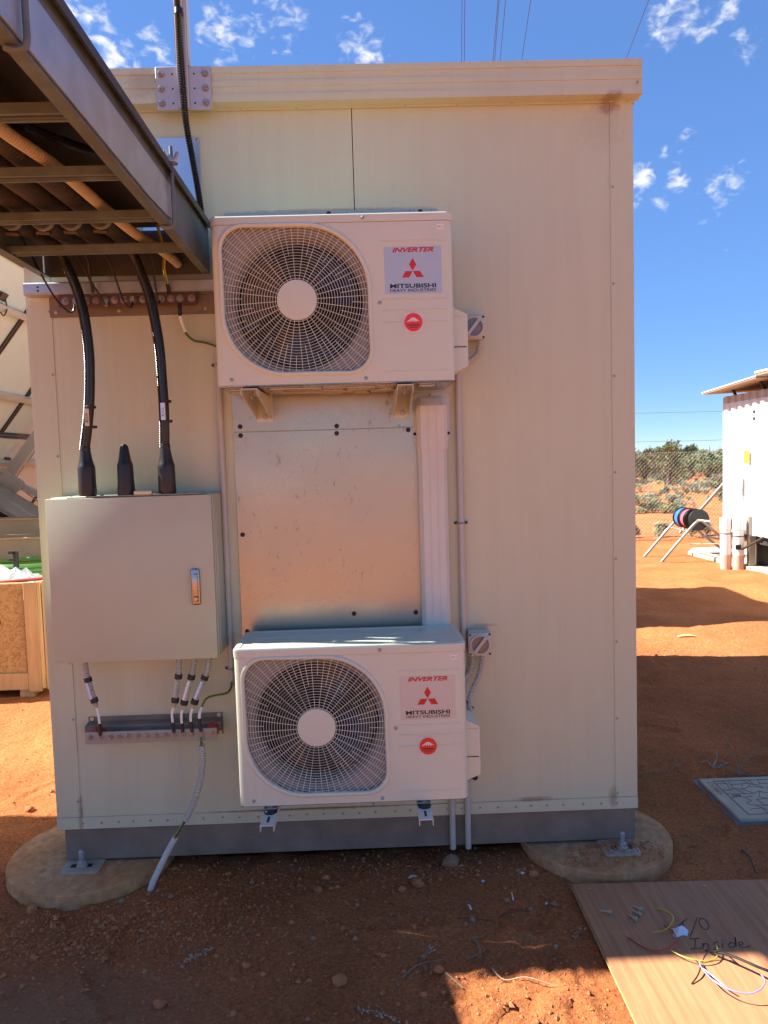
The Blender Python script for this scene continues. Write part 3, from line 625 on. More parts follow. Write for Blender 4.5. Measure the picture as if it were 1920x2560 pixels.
    for b in range(3):
        bl = MB(); a0 = fan_rot + b * 2 * PI / 3; nr, na_ = 8, 8
        for i in range(nr + 1):
            rr = .05 + (.2 - .05) * i / nr
            for k in range(na_ + 1):
                u = k / na_ - .5; sweep = .25 * (i / nr) ** 1.5; a = a0 + u * (1.25 + .15 * i / nr) + sweep
                bl.v.append((X + HC[0] + rr * math.cos(a), F + .10 + u * (.075 - .02 * i / nr) + .008 * math.cos(u * 3), Zb + HC[1] + rr * math.sin(a)))
        for i in range(nr):
            for k in range(na_): q = i * (na_ + 1) + k; bl.f.append((q, q + 1, q + na_ + 2, q + na_ + 1))
        bl.mi = [0] * len(bl.f); part('fan_blade', bl, 'fan_plastic', fan, 80)
    # lid with rolled edge and pressed panel
    lid = MB(); lv = []
    def outl(e, z):
        o = []; RR = R + e
        for (cx, cy, a0) in ((X + R, F + R, 180), (X + W - R, F + R, 270), (X + W - R, F + D - R, 0), (X + R, F + D - R, 90)):
            for k in range(7): a = math.radians(a0 + 90 * k / 6); o.append((cx + RR * math.cos(a), cy + RR * math.sin(a), z))
        return o
    rings = [outl(.0022, Zb + HL - .001 + .002), outl(.003, Zb + .535), outl(.001, Zb + .5385), outl(-.004, Zb + .54), outl(-.018, Zb + .5405), outl(-.0195, Zb + .5395), outl(-.021, Zb + .5375), outl(-.0235, Zb + .5375)]
    no = len(rings[0]); lid.v = [q for rg in rings for q in rg]
    for j in range(len(rings) - 1):
        for i in range(no): lid.f.append((j * no + i, j * no + (i + 1) % no, (j + 1) * no + (i + 1) % no, (j + 1) * no + i))
    lid.f.append(tuple(range((len(rings) - 1) * no, len(rings) * no))); lid.f.append(tuple(range(no - 1, -1, -1))); lid.mi = [0] * len(lid.f)
    lo = part('lid', lid, 'ac_paint', ac, 30)
    def press(x0, x1, y0, y1, nm='lid_panel'):
        part(nm, MB().box(X + x0, X + x1, F + y0, F + y1, Zb + .5365, Zb + .5398, .0022), 'ac_paint', lo)
    press(.05, .70, .05, .135); press(.06, .62, .165, .235); press(.64, .73, .16, .24)
    part('lid_boss', MB().lathe((X + .685, F + .20, Zb + .5395), (0, 0, 1), [(.026, 0), (.026, .002), (.023, .0028), (.02, .001), (0, .001)], 20), 'ac_paint', lo)
    # pressed ribs on the service panel
    for z, xe in ((.449, .7615), (.2635, .7595), (.2285, .7595), (.190, .7595), (.033, .7565)):
        part('rib', MB().box(X + .548, X + xe, F - .0016, F + .002, Zb + z - .0028, Zb + z + .0028, .0013), 'ac_paint', ac)
    part('panel_seam', MB().box(X + .533, X + .5338, F - .0004, F + .001, Zb + .02, Zb + .505), 'ac_paint', ac)
    for (x, z) in ((.492, .525), (.539, .254), (.05, .019), (.487, .013)):
        part('screw', MB().lathe((X + x, F - (.0035 if z > .515 else 0), Zb + z), (0, -1, 0), [(.0062, 0), (.006, .0018), (.004, .0034), (0, .004)], 12), 'stainless', ac)
    # badges
    dl = {0: (.0, .0), 1: (.0, .0)}[tint]
    pm = 'sticker_silver'
    bd = part('badge', MB().box(X + .5575, X + .7425, F - .0009, F, Zb + .2805, Zb + .4305), pm, ac)
    part('lettering', text_mb('INVERTER', X + .583, X + .718, Zb + .4125, Zb + .4275, F - .0013, .04, .32), 'text_red', bd, 0)
    ex, ez = X + .649, Zb + .3525; s_ = .0395; h = s_ * .8660
    dia = MB(); u1 = Vector((math.cos(PI / 2), 0, math.sin(PI / 2)))
    for a0 in (90, 210, 330):
        a = math.radians(a0); t = Vector((math.cos(a), 0, math.sin(a))); sd = Vector((-math.sin(a), 0, math.cos(a))); c = Vector((ex, F - .0013, ez))
        g0 = .0006; dia.add([c + t * g0, c + t * (.5 * s_ * 1.04) + sd * (.5 * s_ * .60), c + t * (s_ * 1.04), c + t * (.5 * s_ * 1.04) - sd * (.5 * s_ * .60)], [(0, 1, 2, 3)])
    part('emblem', dia, 'text_red', bd, 0)
    part('lettering', text_mb('MITSUBISHI', X + .574, X + .7235, Zb + .2985, Zb + .3125, F - .0013, .03, 0), 'text_black', bd, 0)
    part('lettering', text_mb('HEAVY INDUSTRIES', X + .574, X + .7235, Zb + .2865, Zb + .2962, F - .0013, .012, 0), 'text_black', bd, 0)
    cx, cz = X + .6465, Zb + .1885
    rs_ = part('round_sticker', MB().box(cx - .0305, cx + .0305, F - .0022, F - .0012, cz - .032, cz + .0315), 'sticker_clear', ac)
    part('red_disc', MB().lathe((cx, F - .0022, cz), (0, -1, 0), [(.0295, 0), (.0295, .0006), (0, .0006)], 40), 'sticker_red', rs_)
    mt = [(-.0225, .001), (-.012, .0095), (-.005, .0148), (.004, .0148), (.010, .0105), (.0215, .0025), (.013, .0045), (.0075, .0005), (.006, .006), (.0005, .001), (-.002, .006), (-.008, .0), (-.009, .0055), (-.016, .001)]
    part('mountain_print', MB().add([(cx + x, F - .0032, cz + z) for x, z in mt], [tuple(range(len(mt)))]), 'white_print', rs_, 0)
    part('lettering', text_mb('ENGINEERED', cx - .0195, cx + .0195, cz - .0115, cz - .0062, F - .0032, .03), 'text_black', rs_, 0)
    part('lettering', text_mb('IN JAPAN', cx - .0125, cx + .0135, cz - .0195, cz - .0142, F - .0032, .03), 'text_black', rs_, 0)
    tg = part('tag', MB().box(X + .7305, X + .7525, F - .0012, F, Zb + .483, Zb + .4995), 'white_label', ac)
    part('lettering', text_mb(tag, X + .733, X + .750, Zb + .4875, Zb + .4945, F - .0016, .0), 'text_black', tg, 0)
    # pipe-connection cover on the right flank
    cp = [(0, .27), (.006, .252), (.013, .243), (.05, .226), (.053, .222), (.053, .056), (.05, .051), (0, .03)]
    cv = part('pipe_cover', MB().prism([(X + W + x, F + .07, Zb + z) for x, z in cp], (0, .14, 0)), 'ac_paint', ac, 30)
    part('grip_recess', MB().box(X + W + .002, X + W + .048, F + .0685, F + .0695, Zb + .115, Zb + .118), 'ac_dark', cv)
    part('cover_seam', MB().box(X + W + .002, X + W + .048, F + .0687, F + .0697, Zb + .2165, Zb + .2175), 'grey_conduit', cv)
    # pressed steel base pan
    bp = part('base_pan', MB().box(X + .004, X + W - .004, F + .006, F + D - .004, Zb - .006, Zb + .004, .004), 'chrome', ac)
    for (x0, x1, y0, y1) in ((.16, .34, .05, .09), (.2, .42, .14, .19), (.42, .52, .06, .10), (.50, .62, .15, .2), (.66, .72, .06, .12), (.03, .09, .05, .1), (.32, .4, .2, .25), (.44, .5, .22, .26)):
        part('pan_emboss', MB().box(X + x0, X + x1, F + y0, F + y1, Zb - .0125, Zb - .005, .0055, 2), 'chrome', bp)
    return ac
make_ac(-.4895, 1.8256, -.34, 'upper air conditioner outdoor unit tagged A/C 2, on brackets under the eaves', 'A/C 2', .5, 0)
make_ac(-.4769, .4099, -.334, 'lower air conditioner outdoor unit tagged A/C 1, above the steel base', 'A/C 1', 1.4, 1)

# brackets
def bracket_up(xc, label):
    t = thing('wall_bracket', label, 'bracket', (xc, -.02, 1.73), 'brackets under the upper air conditioner'); w = .026; zt = 1.815
    part('arm', MB().box(xc - w, xc + w, -.345, -.008, zt - .0025, zt), 'duct_plastic', t)
    for s in (-1, 1):
        x = xc + s * w; part('side_plate', MB().prism([(x - .001, -.345, zt - .003), (x - .001, -.345, zt - .02), (x - .001, -.03, 1.737), (x - .001, -.008, 1.737), (x - .001, -.008, zt - .003)], (.002, 0, 0)), 'duct_plastic', t)
    part('wall_leg', MB().box(xc - w - .002, xc + w + .006, -.0085, -.0062, 1.725, 1.83), 'duct_plastic', t)
    part('bolt', MB().lathe((xc + .004, -.0085, 1.745), (0, -1, 0), [(.012, 0), (.012, .002), (.007, .0022), (.007, .008), (0, .008)], 6), 'zinc_bolt', t, 20)
    part('bolt', MB().lathe((xc, -.29, zt - .0025), (0, 0, -1), [(.011, 0), (.011, .002), (.008, .002), (.008, .009), (.0045, .009), (.0045, .026), (0, .026)], 6), 'zinc_bolt', t, 20)
    part('mount_pad', MB().box(xc - .022, xc + .022, -.325, -.26, zt + .0002, zt + .0045, .001), 'rubber', t)
bracket_up(-.385, 'pale folded steel bracket under the left end of the upper air conditioner'); bracket_up(.125, 'pale folded steel bracket under the right end of the upper air conditioner')
def bracket_low(xc, label, dx):
    t = thing('wall_bracket', label, 'bracket', (xc, -.02, .36), 'brackets under the lower air conditioner'); w = .0235; zt = .389
    pl = [(-w, -.022), (-w, -.003), (-w + .003, 0), (w - .003, 0), (w, -.003), (w, -.022), (w - .0025, -.022), (w - .0025, -.0035), (-w + .0025, -.0035), (-w + .0025, -.022)]
    part('arm', MB().prism([(xc + x, -.428, zt + z) for x, z in pl], (0, .42, 0)), 'duct_plastic', t, 20)
    part('slot', MB().box(xc - .004, xc + .004, -.408, -.37, zt + .0003, zt + .0009), 'ac_dark', t)
    part('wall_leg', MB().box(xc - w, xc + w, -.0085, -.006, .27, zt), 'duct_plastic', t)
    part('mount_pad', MB().lathe((xc, -.335, zt + .0005), (0, 0, 1), [(.023, 0), (.0235, .005), (.02, .010), (.012, .0125), (0, .0125)], 20), 'rubber', t)
    part('washer', MB().box(xc - .022, xc + .022, -.345, -.312, zt + .013, zt + .0155, .001), 'stainless', t)
    part('nut', MB().lathe((xc, -.33, zt + .0155), (0, 0, 1), [(.009, 0), (.009, .0048), (0, .005)], 6), 'zinc_bolt', t, 20)
bracket_low(-.372, 'cream bracket arm jutting out below the left end of the lower air conditioner', 0); bracket_low(.151, 'cream bracket arm jutting out below the right end of the lower air conditioner', 0)

# ------------------------------------------------------------ electrical enclosure
EX0, EX1, EZ0, EZ1, EY = -1.15, -.558, .882, 1.47, -.153
en = thing('electrical_enclosure', 'square beige steel electrical enclosure with a chrome lever handle', 'enclosure', (-.85, -.08, EZ0))
part('body', MB().box(EX0 + .006, EX1, EY + .032, -.001, EZ0 + .004, EZ1, .003), 'enclosure', en)
part('gasket', MB().box(EX0 + .012, EX1 - .012, EY + .021, EY + .034, EZ0 + .012, EZ1 - .012), 'ac_dark', en)
dr = part('door', MB().box(EX0, EX1 - .008, EY, EY + .02, EZ0 - .004, EZ1 - .003, .0022, 2), 'enclosure', en)
part('door_return', MB().box(EX1 - .0075, EX1 - .003, EY + .012, EY + .03, EZ0 + .004, EZ1 - .004), 'enclosure', en)
hx = -.632
hn = part('handle', MB().box(hx - .0155, hx + .0155, EY - .009, EY, 1.075, 1.205, .006, 2), 'chrome', dr)
part('handle_recess', MB().box(hx - .0105, hx + .0105, EY - .0098, EY - .006, 1.085, 1.19, .003), 'ac_dark', hn)
part('lever', MB().box(hx - .0085, hx + .0085, EY - .0155, EY - .0075, 1.105, 1.188, .0038, 2), 'chrome', hn)
part('lock_barrel', MB().lathe((hx, EY - .008, 1.097), (0, -1, 0), [(.0085, 0), (.0085, .007), (.007, .009), (0, .009)], 16), 'chrome', hn)
part('gland_plate', MB().box(-1.09, -.61, -.148, -.03, EZ1 + .0002, EZ1 + .003, .0012), 'enclosure', en)
for x in (-1.065, -.955, -.8, -.655): part('screw', MB().lathe((x, -.135, EZ1 + .003), (0, 0, 1), [(.007, 0), (.006, .003), (0, .0035)], 10), 'zinc_bolt', en)
for (x, z) in ((-1.055, .884), (-.72, .884), (-.665, .884), (-.608, .884)):
    part('gland', MB().lathe((x, -.10, EZ0 + .006), (0, 0, -1), [(.016, 0), (.016, .012), (.013, .014)], 6), 'grey_conduit', en, 20)

# ------------------------------------------------------------ power cables with boots, spare boot, key tag
def boot_prof(scale=1):
    return [(.030, 0), (.0315, .01), (.0305, .05), (.0305, .098), (.029, .106), (.0265, .112), (.0225, .13), (.018, .158), (.0175, .163), (.0185, .168), (.0175, .174), (.0165, .178)]
def power_cable(x, pts, label, tagz, tagx, txt, tagmat):
    t = thing('power_cable', label, 'power cable', (x, -.12, 1.473), 'black power cables entering the enclosure')
    part('boot', MB().lathe((x, -.115, 1.474), (0, -.0, 1), boot_prof(), 24), 'rubber', t)
    up = [(x, -.115, 1.64)] + pts
    part('cable', MB().tube(spline(up, .012), .0155, 14), 'black_cable', t)
    s = [(q[0] - .0135, q[1] - .006, q[2]) for q in spline(up, .01) if q[2] < 2.28]
    part('corrugated_sleeve', corr(MB(), s[::6] + [s[-1]], .0068, .006, .25, 8), 'black_corr', t)
    tx = tagx
    part('label_tag', MB().box(tx - .008, tx + .008, -.1405, -.1392, tagz - .03, tagz + .03), tagmat, t)
    part('label_print', text_mb(txt, tx - .0045, tx + .004, tagz - .018, tagz + .014, -.141, .0, plane='xz'), 'pen', t, 0)
    for z in (tagz + .036, tagz - .034): part('cable_tie', MB().lathe((tx + .006, -.117, z - .004), (0, 0, 1), [(.0185, 0), (.0195, .001), (.0195, .008), (.0185, .009)], 16), 'tape', t)
    return t
power_cable(-1.012, [(-.997, -.118, 1.72), (-.985, -.12, 1.80), (-.978, -.12, 1.893), (-.976, -.12, 1.987), (-.986, -.12, 2.11), (-1.01, -.12, 2.215), (-1.048, -.13, 2.31), (-1.07, -.18, 2.36), (-1.075, -.3, 2.375)], 'thick black power cable dropping from the tray to the left boot on the enclosure', 1.752, -.991, 'L25', 'brass_tag')
power_cable(-.728, [(-.724, -.118, 1.72), (-.722, -.12, 1.80), (-.724, -.12, 1.886), (-.727, -.12, 1.98), (-.737, -.12, 2.075), (-.759, -.12, 2.19), (-.80, -.13, 2.31), (-.825, -.18, 2.36), (-.83, -.3, 2.375)], 'thick black power cable dropping from the tray to the right boot on the enclosure', 1.765, -.723, 'L31', 'galv_new')
o = solo('cable_boot', MB().lathe((-.874, -.115, 1.474), (0, 0, 1), [(.031, 0), (.0315, .01), (.0285, .05), (.0275, .105), (.026, .112), (.022, .122), (.0145, .17), (.0125, .174), (.006, .181), (0, .183)], 24), 'rubber', 'empty pointed black rubber boot between the two power cables', 'cable boot')
kt = thing('key_tag', 'cream plastic key tag with small keys lying on the enclosure', 'key tag', (-.81, -.14, 1.474))
part('tag_body', MB().box(-.838, -.774, -.151, -.122, 1.4735, 1.488, .004, 2), 'brass_tag', kt)
part('key_ring', MB().tube([(-.765 + .011 * math.cos(a), -.135 + .011 * math.sin(a), 1.4765 + .004 * math.sin(a * 1)) for a in [2 * PI * k / 20 for k in range(21)]], .0013, 6), 'stainless', kt)
part('key', MB().box(-.768, -.745, -.141, -.134, 1.4735, 1.4755).lathe((-.765, -.136, 1.4755), (0, 0, 1), [(.009, 0), (.009, .002), (0, .002)], 12), 'stainless', kt)
part('key', MB().box(-.766, -.742, -.151, -.144, 1.4735, 1.4755).lathe((-.764, -.145, 1.4755), (0, 0, 1), [(.008, 0), (.008, .002), (0, .002)], 12), 'stainless', kt)

# ------------------------------------------------------------ lower earth bar
eb = thing('earth_bar', 'bolted stainless earth bar with fourteen bolts below the enclosure', 'earth bar', (-.85, -.02, .55))
part('backing_channel', MB().prism([(-1.1, 0 - .001, .545), (-1.1, -.004, .545), (-1.1, -.004, .57), (-1.1, -.045, .572), (-1.1, -.045, .60), (-1.1, -.04, .606), (-1.1, -.004, .61), (-1.1, -.004, .628), (-1.1, -.001, .628)], (.51, 0, 0)), 'channel_steel', eb, 20)
for (x, z) in ((-1.085, .62), (-.604, .62), (-.6, .553)): part('fixing', MB().lathe((x, -.004, z), (0, -1, 0), [(.008, 0), (.008, .003), (.005, .006), (0, .006)], 10), 'brass_tag', eb)
for x in (-1.045, -.62): part('insulator', MB().lathe((x, -.045, .585), (0, -1, 0), [(.022, 0), (.024, .006), (.024, .03), (.02, .042)], 20), 'red_insulator', eb)
part('bar', MB().box(-1.08, -.596, -.094, -.088, .555, .6, .0008), 'stainless', eb)
bl = MB().lathe((0, 0, 0), (0, -1, 0), [(.0125, 0), (.0125, .0018)], 16); bl.lathe((0, -.0018, 0), (0, -1, 0), [(.0095, 0), (.0095, .0065), (.0085, .0075)], 6); bl.lathe((0, -.009, 0), (0, -1, 0), [(.005, 0), (.005, .007), (.0035, .0085), (0, .0085)], 10)
BOLT = bl.mesh('bolt', 'zinc_bolt', 25)
for i, x in enumerate([-1.063, -1.023, -.988, -.956, -.922, -.888, -.854, -.820, -.785, -.752, -.719, -.685, -.650, -.609]):
    inst('bolt', BOLT, (x, -.094, .580 + rnd.uniform(-.0008, .0008)), eb, (0, rnd.uniform(0, 1), 0))
def flex_drop(pts, wire, label, lm, tails):
    t = thing('earth_lead', label, 'earth lead', (pts[0][0], -.1, .6), 'short earth leads from the enclosure to the earth bar')
    part('flexible_conduit', corr(MB(), pts, .0115, .0085, .3, 12), 'grey_flex', t)
    sp = spline(pts, .004); n = len(sp)
    for f in (.42, .88):
        i = int(n * f); a, b = sp[max(0, i - 2)], sp[min(n - 1, i + 2)]; d = (b - a).normalized()
        part('tape_band', MB().tube([sp[i] - d * .009, sp[i] - d * .008, sp[i] + d * .008, sp[i] + d * .009], [.0125, .0142, .0142, .0125], 14), 'tape', t)
    a, b = sp[int(n * .48)], sp[int(n * .82)]; a = a + Vector((-.004, -.0118, 0)); b = b + Vector((-.004, -.0118, 0))
    d = (b - a); part('label_strip', MB().bar(a, b, .0085, .0012, (0, -1, 0)), lm, t)
    w = spline(wire, .005); k = int(len(w) * .62)
    part('wire', MB().tube(w[:k + 1], .0048, 8), 'white_label', t); part('heat_shrink', MB().tube(w[k:], .0062, 8), 'tape', t)
    part('core', MB().tube([sp[-1], w[0], w[1]], .0052, 8), 'wire_yellow', t)
Yc = -.1
def yy(p, y=Yc): return [(a, y, b) for a, b in p]
flex_drop(yy([(-1.063, .876), (-1.06, .835), (-1.055, .80), (-1.037, .723), (-1.031, .703)]), yy([(-1.03, .70), (-1.026, .68), (-1.023, .65), (-1.022, .62), (-1.023, .592)]), 'lone short earth lead with blue label at the left of the earth bar', 'label_blue', 0)
flex_drop(yy([(-.72, .876), (-.722, .83), (-.724, .807), (-.738, .732), (-.744, .695)]), yy([(-.746, .69), (-.755, .666), (-.755, .64), (-.753, .614), (-.752, .592)]), 'leftmost of the three earth leads grouped below the enclosure', 'grey_conduit', 0)
flex_drop(yy([(-.665, .876), (-.668, .84), (-.678, .797), (-.702, .725), (-.713, .686)]), yy([(-.715, .682), (-.721, .66), (-.722, .64), (-.721, .615), (-.719, .592)]), 'middle of the three earth leads, with pale label, below the enclosure', 'white_label', 0)
flex_drop(yy([(-.608, .876), (-.615, .835), (-.634, .781), (-.665, .715), (-.676, .688)]), yy([(-.678, .685), (-.686, .66), (-.688, .64), (-.687, .615), (-.685, .592)]), 'rightmost of the three earth leads, with blue label, below the enclosure', 'label_blue', 0)
def striped(mb, pts, r):       # green wire carrying a yellow stripe, as one tube with two materials
    q = spline(pts, .004); b = len(mb.f); mb.tube(q, r, 8); n = len(mb.f)
    for i in range(b, n):
        if (i - b) % 8 in (0, 1, 2, 4, 5): mb.mi[i] = 1
    return mb
gw = thing('earth_wire', 'green and yellow earth wire from the left conduit to the earth bar', 'wire', (-.6, -.06, .7))
w = [(-.545, -.035, .755), (-.546, -.04, .735), (-.559, -.06, .719), (-.60, -.065, .713), (-.632, -.07, .704), (-.65, -.08, .675)]
part('insulation', striped(MB(), w, .005), ['wire_green', 'wire_yellow'], gw)
part('marker_sleeve', MB().tube(spline([(-.65, -.08, .676), (-.657, -.088, .655), (-.658, -.092, .635)], .005), .0062, 8), 'white_label', gw)
part('heat_shrink', MB().tube(spline([(-.658, -.092, .637), (-.656, -.098, .615), (-.652, -.099, .592)], .005), .0065, 8), 'tape', gw)
dc = thing('earth_cable', 'earth cable in grey corrugated conduit hanging from the earth bar to the dirt', 'earth cable', (-.86, -.12, 0))
cpts = [(-.650, -.104, .575), (-.649, -.112, .555), (-.647, -.12, .542), (-.646, -.122, .478), (-.66, -.124, .403), (-.687, -.126, .328), (-.721, -.128, .265), (-.754, -.13, .213), (-.79, -.128, .15), (-.825, -.125, .085), (-.858, -.118, .015), (-.862, -.115, -.03)]
part('insulation', striped(MB(), cpts, .0058), ['wire_green', 'wire_yellow'], dc)
part('flexible_conduit', corr(MB(), [(-.6475, -.118, .545), (-.6455, -.122, .478), (-.66, -.124, .403), (-.687, -.126, .328), (-.718, -.128, .268)], .0125, .0085, .3, 12), 'grey_flex', dc)
part('flexible_conduit', corr(MB(), [(-.757, -.13, .207), (-.79, -.128, .15), (-.825, -.125, .085), (-.86, -.118, .012), (-.863, -.116, -.02)], .012, .0085, .3, 12), 'grey_flex_pale', dc)

# ------------------------------------------------------------ upper earth bar below the tray
ub = thing('earth_bar', 'dark red earth bar with bolts on a steel strut under the cable tray', 'earth bar', (-.86, -.02, 2.12))
part('strut', MB().prism([(-1.222, y, z) for y, z in ((-.012, 2.199), (-.055, 2.199), (-.06, 2.204), (-.06, 2.238), (-.055, 2.243), (-.012, 2.243), (-.012, 2.235), (-.052, 2.235), (-.052, 2.207), (-.012, 2.207))], (.70, 0, 0)), 'galv', ub, 20)
for z in (2.226, 2.213): part('hole', MB().disc((-1.17, -.0603, z), (0, -1, 0), .004, 12), 'ac_dark', ub)
part('backing_plate', MB().box(-1.154, -.552, -.009, -.004, 2.128, 2.202), 'channel_steel', ub)
for x in (-1.13, -.9, -.585): part('fixing', MB().lathe((x, -.009, 2.146), (0, -1, 0), [(.007, 0), (.007, .003), (.004, .005), (0, .005)], 10), 'steel_plate', ub)
part('bar', MB().box(-1.103, -.607, -.052, -.044, 2.154, 2.1975, .001).box(-1.09, -1.06, -.044, -.009, 2.16, 2.19).box(-.65, -.62, -.044, -.009, 2.16, 2.19), 'red_bar', ub)
for x in [-1.078, -1.039, -1.002, -.969, -.935, -.902, -.867, -.834, -.80, -.733, -.699, -.666, -.625]: inst('bolt', BOLT, (x, -.052, 2.175), ub, (0, rnd.uniform(0, 1), 0), (1.05, 1, 1.05))
def thin_wire(pts, label, m='black_cable', r=.0036, end='copper'):
    t = thing('control_wire', label, 'wire', (pts[-1][0], pts[-1][1], pts[-1][2]), 'thin wires hanging from the tray to the upper earth bar')
    part('insulation', MB().tube(spline(pts, .008), r, 8), m, t)
    e = Vector(pts[-1]); part('lug', MB().box(e.x - .006, e.x + .006, e.y - .003, e.y + .003, e.z - .004, e.z + .018), 'stainless', t)
thin_wire([(-1.13, -.28, 2.36), (-1.143, -.14, 2.30), (-1.123, -.1, 2.23), (-1.09, -.09, 2.168), (-1.055, -.085, 2.131), (-1.04, -.08, 2.135), (-1.037, -.072, 2.16)], 'thin black wire looping low at the left end of the upper earth bar')
thin_wire([(-1.0, -.26, 2.37), (-.99, -.14, 2.30), (-.975, -.1, 2.25), (-.95, -.085, 2.20), (-.935, -.075, 2.165), (-.928, -.068, 2.155)], 'thin black wire slanting to the fifth bolt of the upper earth bar')
thin_wire([(-.93, -.26, 2.37), (-.895, -.14, 2.31), (-.875, -.1, 2.23), (-.858, -.09, 2.165), (-.84, -.082, 2.142), (-.832, -.075, 2.15), (-.831, -.07, 2.165)], 'thin black wire curling up to the eighth bolt of the upper earth bar')
thin_wire([(-.975, -.25, 2.37), (-.965, -.13, 2.31), (-.968, -.1, 2.25), (-.969, -.075, 2.195)], 'straight short black wire to the fourth bolt of the upper earth bar', r=.005)
thin_wire([(-.76, -.25, 2.37), (-.742, -.13, 2.31), (-.74, -.1, 2.22), (-.736, -.085, 2.155), (-.733, -.072, 2.165)], 'thin black wire beside the right power cable at the upper earth bar')
for pts, lab in (([(-.68, -.25, 2.37), (-.695, -.13, 2.318), (-.705, -.1, 2.27), (-.70, -.085, 2.22), (-.699, -.072, 2.19)], 'green and yellow wire coming down to the upper earth bar'),
                 ([(-.665, -.07, 2.155), (-.664, -.072, 2.11), (-.655, -.05, 2.06), (-.63, -.03, 2.03), (-.59, -.022, 2.022), (-.55, -.02, 2.008), (-.50, -.02, 1.985), (-.49, -.02, 1.96)], 'green and yellow wire leaving the upper earth bar behind the upper air conditioner')):
    t = thing('earth_wire', lab, 'wire', pts[-1]); part('insulation', striped(MB(), pts, .0052), ['wire_green', 'wire_yellow'], t)
    if 'leaving' in lab:
        part('heat_shrink', MB().tube(spline(pts[:2], .01), .0068, 8), 'tape', t); part('marker_sleeve', MB().tube(spline([pts[1], (-.66, -.062, 2.085), (-.653, -.048, 2.057)], .005), .0066, 8), 'white_label', t)
    else: part('heat_shrink', MB().tube(spline(pts[-2:], .01), .0068, 8), 'tape', t)

# ------------------------------------------------------------ cable tray
tr = thing('cable_tray', 'rusty galvanised cable ladder tray with a sheet cover, seen from below', 'cable tray', (-.85, -1, 2.26))
Y0, Y1 = -2.5, -.062
def rail(x, s):      # channel, web at x, flanges pointing inwards (s = direction of flanges)
    pr = [(0, 2.258), (s * .028, 2.258), (s * .028, 2.262), (s * .004, 2.262), (s * .004, 2.414), (s * .028, 2.414), (s * .028, 2.418), (0, 2.418)]
    return MB().prism([(x + a, Y0, z) for a, z in pr], (0, Y1 - Y0, 0))
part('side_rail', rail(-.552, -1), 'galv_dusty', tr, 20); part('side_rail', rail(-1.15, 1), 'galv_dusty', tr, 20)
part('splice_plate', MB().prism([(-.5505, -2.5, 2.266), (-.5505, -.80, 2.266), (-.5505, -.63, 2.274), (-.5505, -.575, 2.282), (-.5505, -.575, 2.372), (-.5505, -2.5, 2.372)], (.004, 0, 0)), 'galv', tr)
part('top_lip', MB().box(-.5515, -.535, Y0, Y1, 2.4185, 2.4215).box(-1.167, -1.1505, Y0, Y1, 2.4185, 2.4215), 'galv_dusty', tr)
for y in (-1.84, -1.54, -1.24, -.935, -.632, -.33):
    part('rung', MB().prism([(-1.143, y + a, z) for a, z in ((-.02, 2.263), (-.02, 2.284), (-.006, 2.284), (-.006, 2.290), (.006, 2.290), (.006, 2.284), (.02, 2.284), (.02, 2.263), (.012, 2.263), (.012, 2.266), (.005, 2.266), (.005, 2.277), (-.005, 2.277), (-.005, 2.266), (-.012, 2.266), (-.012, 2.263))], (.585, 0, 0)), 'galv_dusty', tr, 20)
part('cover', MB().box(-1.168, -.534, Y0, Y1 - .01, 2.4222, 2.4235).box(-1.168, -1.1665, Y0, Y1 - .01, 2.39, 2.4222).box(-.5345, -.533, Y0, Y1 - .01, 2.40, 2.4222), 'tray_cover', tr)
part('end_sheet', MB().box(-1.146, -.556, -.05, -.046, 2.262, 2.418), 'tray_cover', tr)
def hook(y):
    h = part('hook_bolt', MB().tube(spline([(-.575, y + .0, 2.255), (-.56, y, 2.2505), (-.545, y, 2.2515), (-.538, y, 2.262), (-.5375, y, 2.30), (-.5375, y, 2.38), (-.5375, y, 2.45), (-.5375, y, 2.475)], .01), .0058, 8), 'galv_dusty', tr)
    part('washer', MB().lathe((-.5375, y, 2.428), (0, 0, 1), [(.019, 0), (.019, .003)], 16), 'galv', h)
    wg = MB().lathe((-.5375, y, 2.4315), (0, 0, 1), [(.0105, 0), (.009, .012), (.007, .016)], 12)
    for s in (-1, 1): wg.tube([(-.5375 + s * .005, y, 2.437), (-.5375 + s * .012, y + s * .003, 2.445), (-.5375 + s * .0165, y + s * .004, 2.456), (-.5375 + s * .017, y + s * .004, 2.461)], [.005, .0055, .0058, .0045], 8)
    part('wing_nut', wg, 'zinc_bolt', h)
hook(-.60); hook(-1.50)
